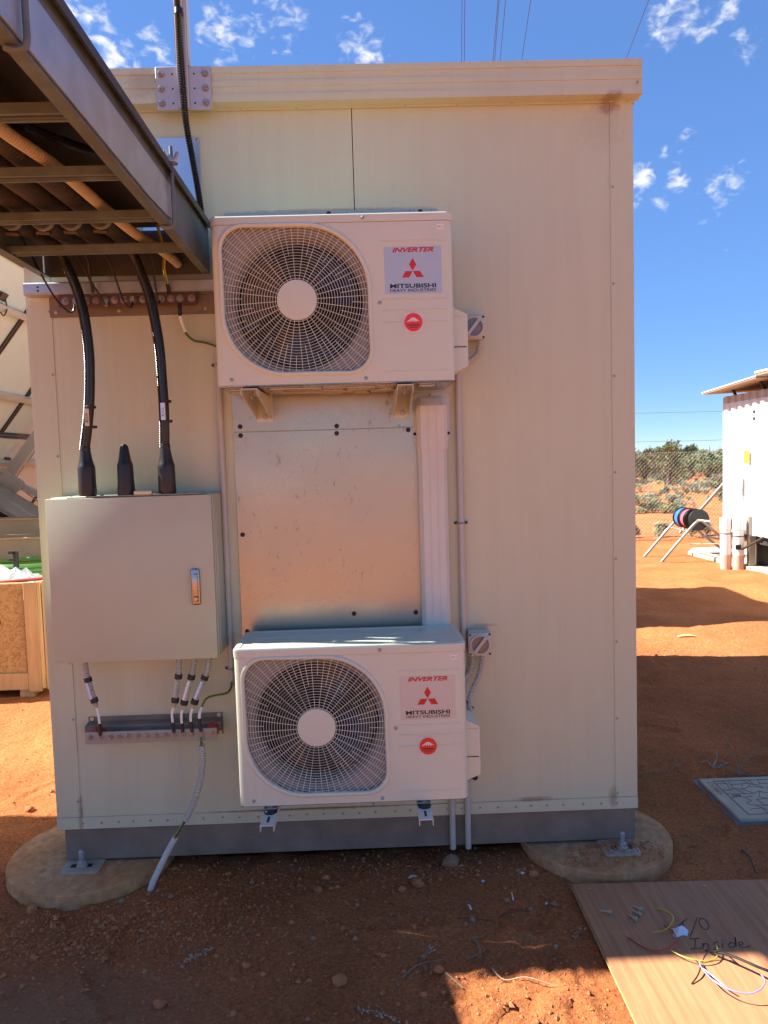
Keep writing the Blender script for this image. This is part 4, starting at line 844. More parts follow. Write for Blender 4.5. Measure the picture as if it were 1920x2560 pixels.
# what lies in the tray
t = thing('conduit', 'orange corrugated conduit running along inside the cable tray', 'conduit', (-.75, -1, 2.3))
part('conduit_wall', corr(MB(), [(-.83, -2.4, 2.318), (-.80, -1.4, 2.314), (-.785, -1.1, 2.314), (-.765, -.97, 2.313), (-.748, -.863, 2.312), (-.737, -.591, 2.312), (-.722, -.353, 2.312), (-.70, -.24, 2.312), (-.672, -.10, 2.30), (-.667, -.055, 2.295)], .016, .0095, .12, 12), 'orange_conduit', t)
for i, (x, r, lab) in enumerate(((-1.085, .03, 'leftmost of the dusty black pipes lying in the cable tray'), (-.99, .034, 'second dusty black pipe from the left in the cable tray'), (-.905, .034, 'third dusty black pipe from the left in the cable tray'), (-.815, .033, 'dusty black pipe next to the orange conduit in the cable tray'))):
    t = thing('pipe', lab, 'pipe', (x, -1, 2.3), 'dusty pipes in the cable tray')
    pts = [(x - .05, -2.45, 2.333), (x - .02, -1.3, 2.333), (x, -.8, 2.333), (x + .015, -.45, 2.335), (x + .02, -.18, 2.345)]
    part('pipe_wall', corr(MB(), pts, r, .013, .06, 14), 'dusty_pipe', t)
    part('hose_clamp', MB().tube([(x + .0145, -.455, 2.335), (x + .015, -.44, 2.335)], r + .003, 16), 'stainless', t)
    part('clamp_screw', MB().cyl((x - .012, -.43, 2.301), (x + .03, -.43, 2.297), .007, 8), 'copper', t)
    part('end_cap', MB().cyl((x + .02, -.18, 2.345), (x + .02, -.17, 2.345), r * .9, 14), 'rubber', t)
t = thing('cable', 'thin black cable lying on top of the pipes in the tray', 'cable', (-.7, -.9, 2.38))
part('insulation', MB().tube(spline([(-.95, -1.5, 2.39), (-.84, -1.05, 2.385), (-.72, -.86, 2.375), (-.62, -.77, 2.372), (-.585, -.6, 2.372), (-.58, -.2, 2.372)], .02), .012, 8), 'black_corr', t)

# ------------------------------------------------------------ mast bracket, post, black conduit, cover plate
ms = thing('mast', 'grey steel mast post bolted to the fascia through a square plate', 'mast', (-.615, -.06, 2.83))
pp = part('base_plate', MB().box(-.713, -.519, -.0635, -.0565, 2.829, 2.977, .0012), 'galv_matt', ms)
for z in (2.951, 2.901, 2.851):
    for x in (-.694, -.539): inst('bolt', BOLT, (x, -.0635, z), pp)
    for x in (-.654, -.577): part('hole', MB().disc((x, -.0638, z), (0, -1, 0), .0035, 10), 'ac_dark', pp)
part('post', MB().box(-.634, -.596, -.078, -.064, 2.83, 3.9, .002).box(-.638, -.633, -.074, -.03, 2.981, 3.9).box(-.597, -.592, -.074, -.03, 2.977, 3.9), 'galv_matt', ms)
part('clip', MB().box(-.63, -.604, -.094, -.0785, 3.155, 3.26, .002), 'galv_new', ms)
mc = thing('conduit', 'black corrugated conduit running down from the mast behind the tray', 'conduit', (-.6, -.08, 2.43))
part('conduit_wall', corr(MB(), [(-.616, -.093, 3.9), (-.616, -.093, 3.3), (-.616, -.092, 3.12), (-.616, -.088, 3.0), (-.613, -.081, 2.86), (-.609, -.075, 2.77), (-.597, -.06, 2.662), (-.586, -.05, 2.571), (-.577, -.045, 2.48), (-.572, -.045, 2.40), (-.57, -.05, 2.33)], .0125, .0085, .3, 12), 'black_corr', mc)
part('tape_band', MB().tube([(-.6145, -.0925, 3.135), (-.6145, -.092, 3.155)], .0148, 14), 'tape', mc)
cvp = thing('cover_plate', 'shiny galvanised cover plate on the wall behind the cable tray', 'cover plate', (-.68, 0, 2.46))
part('plate', MB().box(-.80, -.581, -.0065, -.001, 2.43, 2.759, .0008), 'galv_new', cvp)
for (x, z) in ((-.59, 2.75), (-.59, 2.45)): inst('rivet', RIV, (x, -.0065, z), cvp)

# ------------------------------------------------------------ conduits, duct cover, isolators on the wall
def saddle(x, z, parent, y=-.002):
    sd = part('saddle', MB().box(x - .026, x + .026, y - .003, y, z - .006, z + .006).tube([(x + .0135 * math.cos(a), y - .002 - .022 * math.sin(a), z) for a in [PI * k / 10 for k in range(11)]], .004, 6), 'stainless', parent)
    for s in (-1, 1): part('screw', MB().lathe((x + s * .02, y - .003, z), (0, -1, 0), [(.005, 0), (.005, .002), (0, .004)], 8), 'ac_dark', sd)
def rconduit(x, z0, z1, label, sad, dz=0, y=-.014):
    t = thing('conduit', label, 'conduit', (x, y, z0), 'rigid conduits on the shelter wall'); part('conduit_wall', MB().cyl((x, y, z0), (x, y, z1), .0112, 16), 'grey_conduit', t)
    for z in sad: saddle(x, z, t)
    return t
rconduit(-.5475, .735, 1.99, 'rigid grey conduit running up the wall beside the enclosure', (.80, 1.94))
c2 = rconduit(.3385, .06, 2.1, 'long rigid grey conduit right of the trunking, down past the steel base', (1.327, .335))
rconduit(.279, .06, .50, 'short rigid grey conduit emerging below the right end of the lower air conditioner', ())
dcv = thing('pipe_trunking', 'ribbed pale plastic trunking running down between the air conditioners', 'trunking', (.235, -.03, .95))
def hexprof(x0, x1, d, c=.018): return [(x0, -.003), (x0, -d + c), (x0 + c * .75, -d), (x1 - c * .75, -d), (x1, -d + c), (x1, -.003)]
part('channel', MB().prism([(x, y, .93) for x, y in hexprof(.181, .287, -.0 + .062)], (0, 0, .68)), 'duct_plastic', dcv, 15)
for x in (.219, .249): part('ridge', MB().box(x, x + .0014, -.0632, -.062, .932, 1.608), 'duct_plastic', dcv)
cap = MB(); pa = hexprof(.178, .291, .068); pb = [(x, y * .9, z) for (x, y), z in zip(pa, [1.785] * 6)]
v0 = [(x, y, 1.606) for x, y in pa]; v1 = [(x, y, 1.765) for x, y in pa]; v2 = [(x * .9 + .0235, y * .62, 1.795) for x, y in pa]
cap.add(v0 + v1 + v2, [(i, i + 1, i + 7, i + 6) for i in range(5)] + [(i + 6, i + 7, i + 13, i + 12) for i in range(5)] + [(12, 13, 14, 15, 16, 17), tuple(range(5, -1, -1))])
cp = part('wall_cap', cap, 'duct_plastic', dcv, 20)
for x in (.219, .249): part('ridge', MB().box(x, x + .0014, -.0692, -.068, 1.608, 1.765), 'duct_plastic', cp)
fl = []; r = .024
for (cx, cz, a0) in ((.305 - r, 1.817 - r, 0), (.166 + r, 1.817 - r, 90)):
    for k in range(7): a = math.radians(a0 + 90 * k / 6); fl.append((cx + r * math.cos(a), -.0075, cz + r * math.sin(a)))
fl += [(.166, -.0075, 1.645), (.178, -.0075, 1.63), (.293, -.0075, 1.63), (.305, -.0075, 1.645)]
part('flange', MB().prism(fl, (0, .005, 0)), 'duct_plastic', cp, 30)
for (x, z) in ((.173, 1.665), (.299, 1.665), (.234, 1.808)): part('screw', MB().lathe((x, -.0075, z), (0, -1, 0), [(.006, 0), (.006, .002), (.003, .004), (0, .004)], 10), 'ac_dark' if z < 1.7 else 'grey_conduit', cp)
def isolator(cx, cz, label, ang):
    t = thing('isolator_switch', label, 'switch', (cx, -.04, cz - .045), 'rotary isolators on the wall'); h = .0435
    part('housing', MB().box(cx - h + .003, cx + h - .003, -.05, -.002, cz - h + .002, cz + h + .004, .005, 2), 'isolator', t)
    part('face_plate', MB().box(cx - h, cx + h, -.066, -.051, cz - h, cz + h, .004, 2), 'isolator', t)
    part('dial_rim', MB().lathe((cx, -.066, cz), (0, -1, 0), [(.0385, 0), (.0385, .008), (.0345, .0095), (.0325, .0085), (.032, .003), (0, .003)], 32), 'isolator', t)
    part('dial_window', MB().lathe((cx, -.0692, cz), (0, -1, 0), [(.0315, 0), (.0315, .001), (0, .0012)], 32), 'isolator_clear', t)
    dv = Vector((math.cos(ang), 0, math.sin(ang))); k = part('knob', MB().obox((cx, -.0755, cz), dv, Vector((0, 1, 0)), dv.cross(Vector((0, 1, 0))), .034, .0055, .0055), 'isolator', t)
    p = Vector((cx, -.0812, cz)) + dv * .024; part('pointer', MB().disc(p, (0, -1, 0), .0026, 3), 'text_red', k, 0)
    for sx in (-1, 1):
        for sz in (-1, 1): part('screw_hole', MB().disc((cx + sx * .0365, -.0663, cz + sz * .0365), (0, -1, 0), .0045, 12), 'ac_dark', t)
    return t
isolator(.3925, 2.043, 'rotary isolator switch beside the upper air conditioner', .9); isolator(.3925, .873, 'rotary isolator switch beside the lower air conditioner', .92)
def flexc(pts, label, r=.0115):
    t = thing('flexible_conduit', label, 'conduit', pts[-1], 'grey flexible conduits at the isolators'); part('conduit_wall', corr(MB(), pts, r, .0085, .3, 12), 'grey_flex', t); return t
flexc([(.418, -.03, 2.002), (.418, -.032, 1.975), (.405, -.035, 1.945), (.38, -.045, 1.925), (.35, -.07, 1.915), (.33, -.09, 1.91)], 'grey flexible conduit bending from the upper isolator into the unit')
flexc([(.366, -.03, .832), (.367, -.032, .80), (.358, -.035, .765), (.34, -.04, .745), (.315, -.05, .735), (.295, -.06, .73)], 'inner grey flexible conduit curling from the lower isolator behind the unit')
fx = flexc([(.405, -.03, .832), (.403, -.034, .80), (.39, -.045, .755), (.366, -.06, .71), (.348, -.08, .675), (.342, -.1, .65), (.345, -.12, .615), (.348, -.13, .59)], 'outer grey flexible conduit running from the lower isolator down to the pipe cover')
part('cable_tie', MB().tube([(.33, -.105, .672), (.345, -.098, .655), (.36, -.092, .64)], .0028, 6), 'tape', fx)
o = thing('wall_bolt', 'dark hex bolt in the wall at the lower right of the lower unit', 'bolt', (.372, -.003, .334)); part('head', MB().lathe((.372, -.003, .334), (0, -1, 0), [(.009, 0), (.009, .003), (.006, .004), (.006, .01), (0, .011)], 12), 'ac_dark', o); part('washer', MB().lathe((.372, 0, .334), (0, -1, 0), [(.011, 0), (.011, .003)], 12), 'rubber', o)


# ------------------------------------------------------------ plywood board and what lies on it
BZ = .028
pb = thing('plywood_board', 'large plywood sheet lying on the dirt, half in sun, with handwriting', 'board', (1.3, -.9, 0))
bd = MB().prism([(.682, -.228, .010), (.677, -1.46, .010), (1.90, -1.475, .010), (1.905, -.262, .010)], (0, 0, BZ - .010))
part('sheet', bd, 'plywood', pb, 20)
part('ply_edge', MB().prism([(.6815, -.2275, .013), (.6765, -1.46, .013), (.6745, -1.46, .013), (.6795, -.2275, .013)], (0, 0, .006)), 'timber', pb)
for (x, y) in ((.738, -.259), (1.144, -.271)): part('nail', MB().lathe((x, y, BZ), (0, 0, 1), [(.005, 0), (.004, .001), (0, .0014)], 10), 'steel_plate', pb)
def pen(strokes, name):
    mb = MB()
    for s in strokes:
        q = spline([(x, y, BZ + .0006) for x, y in s], .004)
        for a, b in zip(q, q[1:]):
            d = (b - a); 
            if d.length > 1e-6: mb.bar(a - d * .1, b + d * .1, .0032, .0005)
    part(name, mb, 'pen', pb, 0)
pen([[(.957, -.489), (1.005, -.449)], [(.983, -.467), (.966, -.505)], [(.975, -.540), (1.04, -.446)], [(1.046, -.452), (1.036, -.468), (1.031, -.492), (1.036, -.508), (1.048, -.506), (1.057, -.488), (1.06, -.466), (1.054, -.454), (1.046, -.452)]], 'handwriting')
pen([[(.966, -.552), (1.0, -.551)], [(.986, -.552), (.962, -.599)], [(.948, -.599), (.985, -.598)],
     [(1.0, -.574), (.988, -.6)], [(.992, -.59), (1.004, -.577), (1.012, -.58), (1.006, -.6)],
     [(1.048, -.572), (1.036, -.574), (1.034, -.582), (1.042, -.588), (1.036, -.599), (1.022, -.6)],
     [(1.06, -.577), (1.05, -.6)], [(1.065, -.565), (1.066, -.567)],
     [(1.098, -.583), (1.086, -.577), (1.074, -.588), (1.074, -.598), (1.086, -.598), (1.1, -.58), (1.112, -.552), (1.093, -.598)],
     [(1.106, -.592), (1.12, -.585), (1.122, -.578), (1.113, -.577), (1.106, -.588), (1.108, -.599), (1.122, -.602), (1.138, -.596)]], 'handwriting')
def hexscrew(x, y, ang, label):
    t = thing('screw', label, 'screw', (x, y, BZ), 'loose screws on the plywood'); d = Vector((math.cos(ang), math.sin(ang), .05)); c = Vector((x, y, BZ + .006))
    part('shank', MB().tube([c - d * .022, c - d * .018, c + d * .008], [.0008, .0032, .0034], 8), 'steel_plate', t)
    part('head', MB().lathe(c + d * .008, d, [(.0085, 0), (.0085, .0018), (.006, .002), (.006, .007), (0, .0075)], 6), 'steel_plate', t, 20)
hexscrew(.752, -.405, -.5, 'single hex screw lying apart near the left edge of the plywood'); hexscrew(.862, -.393, -.87, 'rearmost of the three hex screws lying together on the plywood')
hexscrew(.849, -.418, -.98, 'middle of the three hex screws lying together on the plywood'); hexscrew(.827, -.443, -1.15, 'nearest of the three hex screws lying together on the plywood')
def lay(pts, m, label, r=.0022, lift=None):
    q = [(x, y, BZ + r + (lift[i] if lift else 0)) for i, (x, y) in enumerate(pts)]
    solo('wire_offcut', MB().tube(spline(q, .006), r, 6), m, label, 'wire', 'wire offcuts on the plywood')
lay([(.922, -.389), (.949, -.415), (.953, -.461), (.929, -.499), (.9, -.517), (.863, -.52)], 'wire_yellow', 'yellow wire offcut curled next to the handwriting on the plywood', .0021, [0, .004, .012, .012, .006, 0])
lay([(.777, -.534), (.807, -.583), (.836, -.61), (.874, -.609), (.909, -.578), (.923, -.538), (.912, -.486)], 'wire_red', 'red-brown wire offcut bent in a hook on the plywood', .0022, [0, 0, .004, .01, .012, .01, .004])
lay([(.883, -.611), (.905, -.649), (.946, -.672), (.992, -.665), (1.016, -.639), (1.026, -.607)], 'wire_yellow', 'yellow wire offcut reaching from shade into sun on the plywood', .0021, [.005, .01, .012, .01, .012, .014])
lay([(.944, -.672), (.932, -.708), (.932, -.772), (.96, -.816), (1.006, -.836), (1.046, -.827), (1.074, -.798), (1.081, -.765)], 'wire_purple', 'long purple wire offcut looping through the sunlit plywood', .002, [.01, .02, .03, .03, .03, .035, .035, .03])
lay([(.934, -.715), (.948, -.748), (.964, -.78), (.984, -.802)], 'wire_purple', 'short purple wire offcut inside the long purple loop', .002, [.02, .02, .015, .01])
lay([(.934, -.668), (.936, -.695), (.915, -.726), (.886, -.75)], 'black_cable', 'short dark wire offcut at the foot of the yellow wire', .002, [.012, .012, .008, 0])
lay([(.955, -.664), (.975, -.652), (1.0, -.648), (1.03, -.657), (1.06, -.68)], 'black_cable', 'thin black wire loop behind the yellow wire at the shadow edge', .0018, [.0, .02, .03, .02, 0])
o = solo('cable', MB().tube(spline([(.991, -.615, BZ + .004), (1.009, -.645, BZ + .02), (1.042, -.692, BZ + .035), (1.083, -.744, BZ + .04), (1.13, -.79, BZ + .04), (1.25, -.9, BZ + .02), (1.4, -1.0, BZ + .006)], .01), .0042, 8), 'black_cable', 'black cable crossing the sunlit right part of the plywood', 'cable')
bag = MB(); n = 9
for j in range(n):
    for i in range(n):
        u, v = i / (n - 1), j / (n - 1); x = .928 + .046 * u + .006 * math.sin(5 * v); y = -.496 - .042 * v - .004 * math.sin(7 * u)
        bag.v.append((x, y, BZ + .001 + .02 * math.sin(PI * u) * math.sin(PI * v) * (.6 + .8 * abs(noise.noise(Vector((u * 5, v * 5, 1)))))))
bag.f = [(j * n + i, j * n + i + 1, (j + 1) * n + i + 1, (j + 1) * n + i) for j in range(n - 1) for i in range(n - 1)]; bag.mi = [0] * len(bag.f)
solo('plastic_bag', bag, 'plastic_bag', 'small crumpled clear plastic bag on the handwriting', 'plastic bag', smooth=20)

# ------------------------------------------------------------ cable pit
pt = thing('cable_pit', 'grey plastic cable pit lid with cracked-stone pattern set in the dirt', 'pit lid', (1.85, .4, 0))
PX0, PX1, PY0, PY1 = 1.515, 2.17, .205, .60
part('frame', MB().box(PX0 - .022, PX1 + .022, PY0 - .02, PY1 + .024, -.06, .006, .003), 'pit_blue', pt)
part('lid', MB().box(PX0, PX1, PY0, PY1, .0, .020, .004), 'pit_plastic', pt)
bx0, bx1, by0, by1 = PX0 + .055, PX1 - .055, PY0 + .035, PY1 - .035
gro = MB(); zt = .0205
for a, b in (((bx0, by0), (bx1, by0)), ((bx1, by0), (bx1, by1)), ((bx1, by1), (bx0, by1)), ((bx0, by1), (bx0, by0))): gro.bar((*a, zt), (*b, zt), .004, .001)
gr2 = random.Random(4); cols, rows = 15, 8; P = {}
for i in range(cols + 1):
    for j in range(rows + 1):
        e = (0 < i < cols) * .017; f = (0 < j < rows) * .017
        P[i, j] = (bx0 + (bx1 - bx0) * i / cols + gr2.uniform(-e, e), by0 + (by1 - by0) * j / rows + gr2.uniform(-f, f))
for i in range(cols + 1):
    for j in range(rows + 1):
        if i < cols and 0 < j < rows and gr2.random() < .78: gro.bar((*P[i, j], zt), (*P[i + 1, j], zt), .0026, .001)
        if j < rows and 0 < i < cols and gr2.random() < .72: gro.bar((*P[i, j], zt), (*P[i, j + 1], zt), .0026, .001)
part('groove_pattern', gro, 'pit_groove', pt, 0)
part('lift_slot', MB().box(1.588, 1.625,   .408, .424, .0202, .0213), 'ac_dark', pt)
lt = text_mb('CUBIS', 0, .13, 0, .022, 0); lt.v = [(PX0 + .020 + q[2], PY1 - .04 - q[0], .0206) for q in lt.v]
part('lettering', lt, 'pit_groove', pt, 0)

# ------------------------------------------------------------ stones, twigs and scraps on the dirt
def rock(mb, c, r, seed, flat=.7, sub=1):
    bm = bmesh.new(); bmesh.ops.create_icosphere(bm, subdivisions=sub, radius=1)
    for v in bm.verts:
        k = 1 + .38 * noise.noise(v.co * 1.3 + Vector((seed * 3.1, seed, 0))); v.co = Vector((c[0] + v.co.x * r * k, c[1] + v.co.y * r * k * .85, c[2] + v.co.z * r * k * flat))
    return mb.bm(bm)
for i, (x, y, r, m, lab) in enumerate([(-.137, -.642, .024, 'stone', 'egg-shaped brown stone on the bare dirt left of the sunlit patch'), (-.662, -.703, .02, 'stone', 'angular brown stone in the left foreground dirt'),
        (-.435, -.548, .014, 'stone', 'small reddish stone right of the whitish twig'), (-.376, -.589, .011, 'stone', 'tiny reddish stone beside a slightly larger one in the foreground'),
        (-.948, -.18, .014, 'stone_pale', 'pinkish stone in front of the left footing'), (-1.058, -.163, .022, 'stone_pale', 'pale concrete crumb against the front of the left footing'),
        (-1.252, -.22, .018, 'stone', 'flat reddish stone at the left below the left footing'), (-1.626, .573, .022, 'stone', 'reddish stone on the sunlit dirt left of the shelter'),
        (-.237, -.158, .018, 'stone', 'brown stone on the dirt under the left half of the steel base'), (-.211, -.083, .016, 'stone', 'brown stone close to the base, behind a similar one'),
        (.072, -.179, .016, 'stone', 'small brown stone under the middle of the steel base'), (.13, -.145, .024, 'stone', 'broad brown stone near the white scrap under the base'),
        (.268, -.03, .034, 'stone_pale', 'large flat tan stone in the shade under the steel base'), (.57, -.115, .02, 'stone', 'round brown stone against the right footing'),
        (.302, -.372, .012, 'stone_pale', 'pinkish pebble behind the crossed twigs'), (.164, -.62, .017, 'stone', 'dark red stone at the corner of the sunlit patch'), (.111, -.729, .011, 'stone', 'small stone at the bottom edge beside the sunlit patch')]):
    solo('stone', rock(MB(), (x, y, gz(x, y) + r * .35), r, i + 1, .75, 2), m, lab, 'stone', 'loose stones on the red dirt', 35)
gv = MB(); gr = random.Random(11)
def pebble(x, y, r):
    z = gz(x, y) + r * .2; a = gr.uniform(0, 6.3); pts = []
    for k in range(4): t = a + k * PI / 2 + gr.uniform(-.4, .4); pts.append((x + math.cos(t) * r * gr.uniform(.7, 1.2), y + math.sin(t) * r * gr.uniform(.7, 1.2), z + gr.uniform(-.2, .25) * r))
    gv.add(pts + [(x, y, z + r * gr.uniform(.55, .9))], [(0, 1, 4), (1, 2, 4), (2, 3, 4), (3, 0, 4)], 0 if gr.random() < .93 else 1)
def ok_spot(x, y):
    if .66 < x < 1.95 and y < -.21: return False
    if math.hypot(x + 1.15, y - .105) < .325 or math.hypot(x - .86, y - .085) < .3: return False
    if 1.48 < x < 2.2 and .17 < y < .64: return False
    return not (-1.2 < x < .99 and .1 < y < 3.0)
for k in range(12000):
    x, y = gr.uniform(-1.7, 1.9), gr.uniform(-.95, .12)
    if gr.random() < .35: x, y = gr.gauss(-1.0, .35), gr.gauss(-.32, .12)
    elif gr.random() < .18: x, y = gr.gauss(.1, .5), gr.gauss(-.06, .06)
    if ok_spot(x, y): pebble(x, y, min(.013, .0024 * math.exp(gr.gauss(.3, .55))))
for k in range(1700):
    x, y = gr.uniform(1.05, 3.4), gr.uniform(.0, 3.2)
    if ok_spot(x, y): pebble(x, y, min(.018, .003 * math.exp(gr.gauss(.25, .55))))
for k in range(900):
    x, y = gr.uniform(-2.6, -1.25), gr.uniform(-.2, 2.2)
    if ok_spot(x, y): pebble(x, y, min(.014, .003 * math.exp(gr.gauss(.25, .5))))
# crumbled soil spilt over the right footing and plate
for k in range(700):
    x, y = gr.gauss(.80, .075), gr.gauss(-.10, .05)
    if gr.random() < .45: x, y = gr.gauss(.92, .055), gr.gauss(-.035, .018)
    if gr.random() < .25: x, y = gr.gauss(1.03, .05), gr.gauss(-.04, .07)
    if math.hypot(x - .86, y - .085) < .29 and y < 0.0:
        onp = .85 < x < .983 and -.1 < y < .005; r = min(.009, .0032 * math.exp(gr.gauss(.1, .5))); b = len(gv.v)
        pebble(x, y, r); dz = (.0605 if onp else .05) - gz(x, y)
        for q in range(b, len(gv.v)): v = gv.v[q]; gv.v[q] = (v[0], v[1], v[2] + dz)
solo('gravel', gv, ['stone', 'stone_pale'], 'loose reddish grit and pebbles scattered over the dirt', 'gravel', None, 0, 'stuff')
def twig(lines, m, label, r=.0025, z0=.004):
    mb = MB()
    for ln in lines:
        q = [(p[0], p[1], gz(p[0], p[1]) + z0 + (p[2] if len(p) > 2 else 0)) for p in ln]; sp = spline(q, .012); n = len(sp)
        mb.tube(sp, [r * (1 - .6 * i / n) for i in range(n)], 5)
    solo('twig', mb, m, label, 'twig', 'dry twigs on the dirt')
twig([[(1.269, .705), (1.392, .724, .01), (1.508, .774, .01), (1.563, .864, .02)], [(1.47, .75, .01), (1.49, .79, .02), (1.475, .70, 0)]], 'twig', 'long thin curved twig right of the shelter corner', .003)
twig([[(1.626, .818), (1.653, .799, .01), (1.657, .752), (1.718, .747)], [(1.657, .752), (1.70, .80, .02), (1.725, .85, .045)], [(1.66, .79), (1.69, .76), (1.76, .80)]], 'twig_white', 'bleached forked twig behind the cable pit lid', .0042)
twig([[(1.745, .67), (1.76, .72, .05), (1.74, .78, .12), (1.72, .83, .16)], [(1.745, .67), (1.80, .70, .05), (1.87, .73, .10), (1.90, .78, .17)], [(1.735, .675), (1.82, .645, .005), (1.93, .65)], [(1.75, .68), (1.79, .64), (1.87, .62)], [(1.74, .67), (1.70, .70, .02), (1.68, .76, .05)]], 'twig', 'upright dry branching twig at the back edge of the pit lid', .0048)
twig([[(.052, -.645), (.103, -.6, .004), (.185, -.562)]], 'twig', 'brown curved twig left of the crossed twigs', .003)
twig([[(.255, -.575), (.29, -.553, .006), (.338, -.52)], [(.297, -.471), (.299, -.52, .008), (.302, -.573)], [(.29, -.49), (.303, -.53, .01), (.298, -.57)], [(.283, -.48), (.324, -.473, .01)]], 'twig', 'crossed dry twigs on the shaded dirt near the sunlit patch', .0026)
twig([[(.328, -.614), (.36, -.653, .004), (.424, -.664, .004), (.505, -.704)]], 'twig_white', 'long pale straw reaching into the sunlit patch', .0025)
twig([[(.184, -.646), (.229, -.695)]], 'twig', 'short thick stick at the corner of the sunlit patch', .004)
twig([[(.25, -.37), (.31, -.375, .005), (.36, -.39), (.40, -.42)]], 'twig_dark', 'thin dark curved twig in front of the lower conduits', .002)
twig([[(.40, -.355), (.45, -.34, .004), (.5, -.33)]], 'twig_dark', 'short dark twig left of the plywood corner', .002)
twig([[(1.416, -.004), (1.408, -.078, .006), (1.387, -.162)]], 'black_cable', 'short black stick lying between the right footing and the pit lid', .004)
def sprig(a, b, n, label, seed):
    q = random.Random(seed); mb = MB(); a, b = Vector((*a, gz(*a) + .006)), Vector((*b, gz(*b) + .006)); mb.tube(spline([a, (a + b) / 2 + Vector((.006, .006, .006)), b], .01), .0018, 5, mi=1)
    for k in range(n):
        t = q.random(); c = a.lerp(b, t) + Vector((q.uniform(-.008, .008), q.uniform(-.008, .008), q.uniform(.001, .008))); d = Vector((q.uniform(-1, 1), q.uniform(-1, 1), q.uniform(-.3, .5))).normalized(); s = d.orthogonal().normalized()
        L, w = q.uniform(.006, .013), .003; mb.add([c, c + d * L * .5 + s * w, c + d * L, c + d * L * .5 - s * w], [(0, 1, 2, 3)])
    solo('leaf_sprig', mb, ['twig_white', 'twig'], label, 'sprig', 'bleached leaf sprigs on the dirt', 0)
sprig((.155, -.515), (.115, -.572), 22, 'whitish dried leaf sprig by the crossed twigs', 1); sprig((-.077, -.761), (.03, -.83), 26, 'bleached leafy sprig at the bottom edge of the dirt', 2); sprig((-.635, -.54), (-.55, -.478), 45, 'whitish ragged leaf sprig left of the small red stone', 3)
sprig((.62, -.49), (.655, -.45), 10, 'tangle of dead leaves at the left edge of the plywood', 4)
def scrap(x, y, L, w, ang, label, m='white_print', curl=.004):
    d = Vector((math.cos(ang), math.sin(ang), 0)); s = Vector((-d.y, d.x, 0)); c = Vector((x, y, gz(x, y) + .004)); mb = MB(); n = 6
    for i in range(n): t = i / (n - 1) - .5; p = c + d * (L * t) + Vector((0, 0, curl * (1 - 4 * t * t))); mb.v += [tuple(p + s * w), tuple(p - s * w), tuple(p + s * w + Vector((0, 0, .0015))), tuple(p - s * w + Vector((0, 0, .0015)))]
    for i in range(n - 1): b = i * 4; mb.f += [(b + 2, b + 3, b + 7, b + 6), (b, b + 4, b + 5, b + 1), (b, b + 2, b + 6, b + 4), (b + 1, b + 5, b + 7, b + 3)]
    mb.mi = [0] * len(mb.f); solo('plastic_scrap', mb, m, label, 'scrap', 'white scraps on the dirt', 30)
scrap(.115, -.095, .032, .006, .3, 'widest white plastic scrap under the steel base'); scrap(.301, -.298, .03, .003, -1.2, 'curved white plastic offcut in front of the conduits', curl=.008); scrap(.462, -.253, .048, .002, 1.5, 'straight thin white plastic strip left of the right footing')
scrap(.53, -.11, .014, .006, .8, 'square white scrap against the right footing'); scrap(.374, -.152, .012, .004, .9, 'tiny pale scrap under the conduit ends', 'label_blue'); scrap(.577, -.284, .012, .003, .6, 'small white sliver behind the plywood corner'); scrap(.552, -.521, .018, .007, .9, 'pinkish paper scrap left of the plywood', 'stone_pale')
scrap(2.68, 3.39, .16, .02, -.1, 'long pale offcut on the sunlit dirt strip right of the shelter', 'timber_pale', .01); scrap(2.33, 4.75, .1, .02, 0, 'small pale offcut in the far shadow band', 'timber_pale', .01)

# ------------------------------------------------------------ second shelter standing behind (its shadow crosses the yard)
s2 = thing('equipment_shelter', 'second cream shelter standing behind the first one', 'shelter', (0, 5.2, 0))
part('wall', MB().box(-1.15, 1.0, 4.36, 6.15, .19, 2.88), 'shelter_wall', s2); part('roof', MB().box(-1.17, 1.02, 4.33, 6.18, 2.882, 2.99, .01), 'shelter_wall', s2); part('base_channel', MB().box(-1.13, .98, 4.38, 6.13, -.05, .188), 'channel_steel', s2)

# ------------------------------------------------------------ site hut, upper right
HX, HY0, HY1, HZ0, HZ1 = 5.08, 3.6, 7.62, .46, 2.35
ht = thing('site_hut', 'white corrugated steel hut on legs with a dark fly roof', 'hut', (6.3, 5.6, 0))
def corrug(y0, y1, z0, z1, x, amp=.03, pitch=.19):
    mb = MB(); P = []; y = y0; k = 0
    while y < y1:
        for (dy, a) in ((0, 0), (.09, 0), (.11, 1), (.17, 1)):
            if y + dy <= y1: P.append((y + dy, a))
        y += pitch
    for (yy_, a) in P: mb.v += [(x - amp * a, yy_, z0), (x - amp * a, yy_, z1)]
    mb.f = [(2 * i, 2 * i + 1, 2 * i + 3, 2 * i + 2) for i in range(len(P) - 1)]; mb.mi = [0] * len(mb.f); return mb
part('wall', corrug(HY0, HY1, HZ0, HZ1 - .09, HX), 'white_metal', ht, 20)
part('wall_lining', MB().box(HX + .004, 7.6, HY0 + .01, HY1 - .01, HZ0 + .01, HZ1), 'white_metal', ht)
part('overhang_shade', corrug(HY0, HY1, HZ1 - .088, HZ1 + .01, HX + .002, .03), 'grey_conduit', ht, 20)  # grey strip stands in for the shadow under the roof overhang
part('corner_flashing', MB().box(HX - .022, HX + .05, HY1, HY1 + .012, HZ0, HZ1), 'white_metal', ht)
rf = part('fly_roof', MB().prism([(4.80, 6.26, 2.475), (4.80, 7.72, 2.405), (7.9, 7.72, 2.50), (7.9, 6.26, 2.57)], (0, 0, .018)), ['brown_panel'], ht, 20)
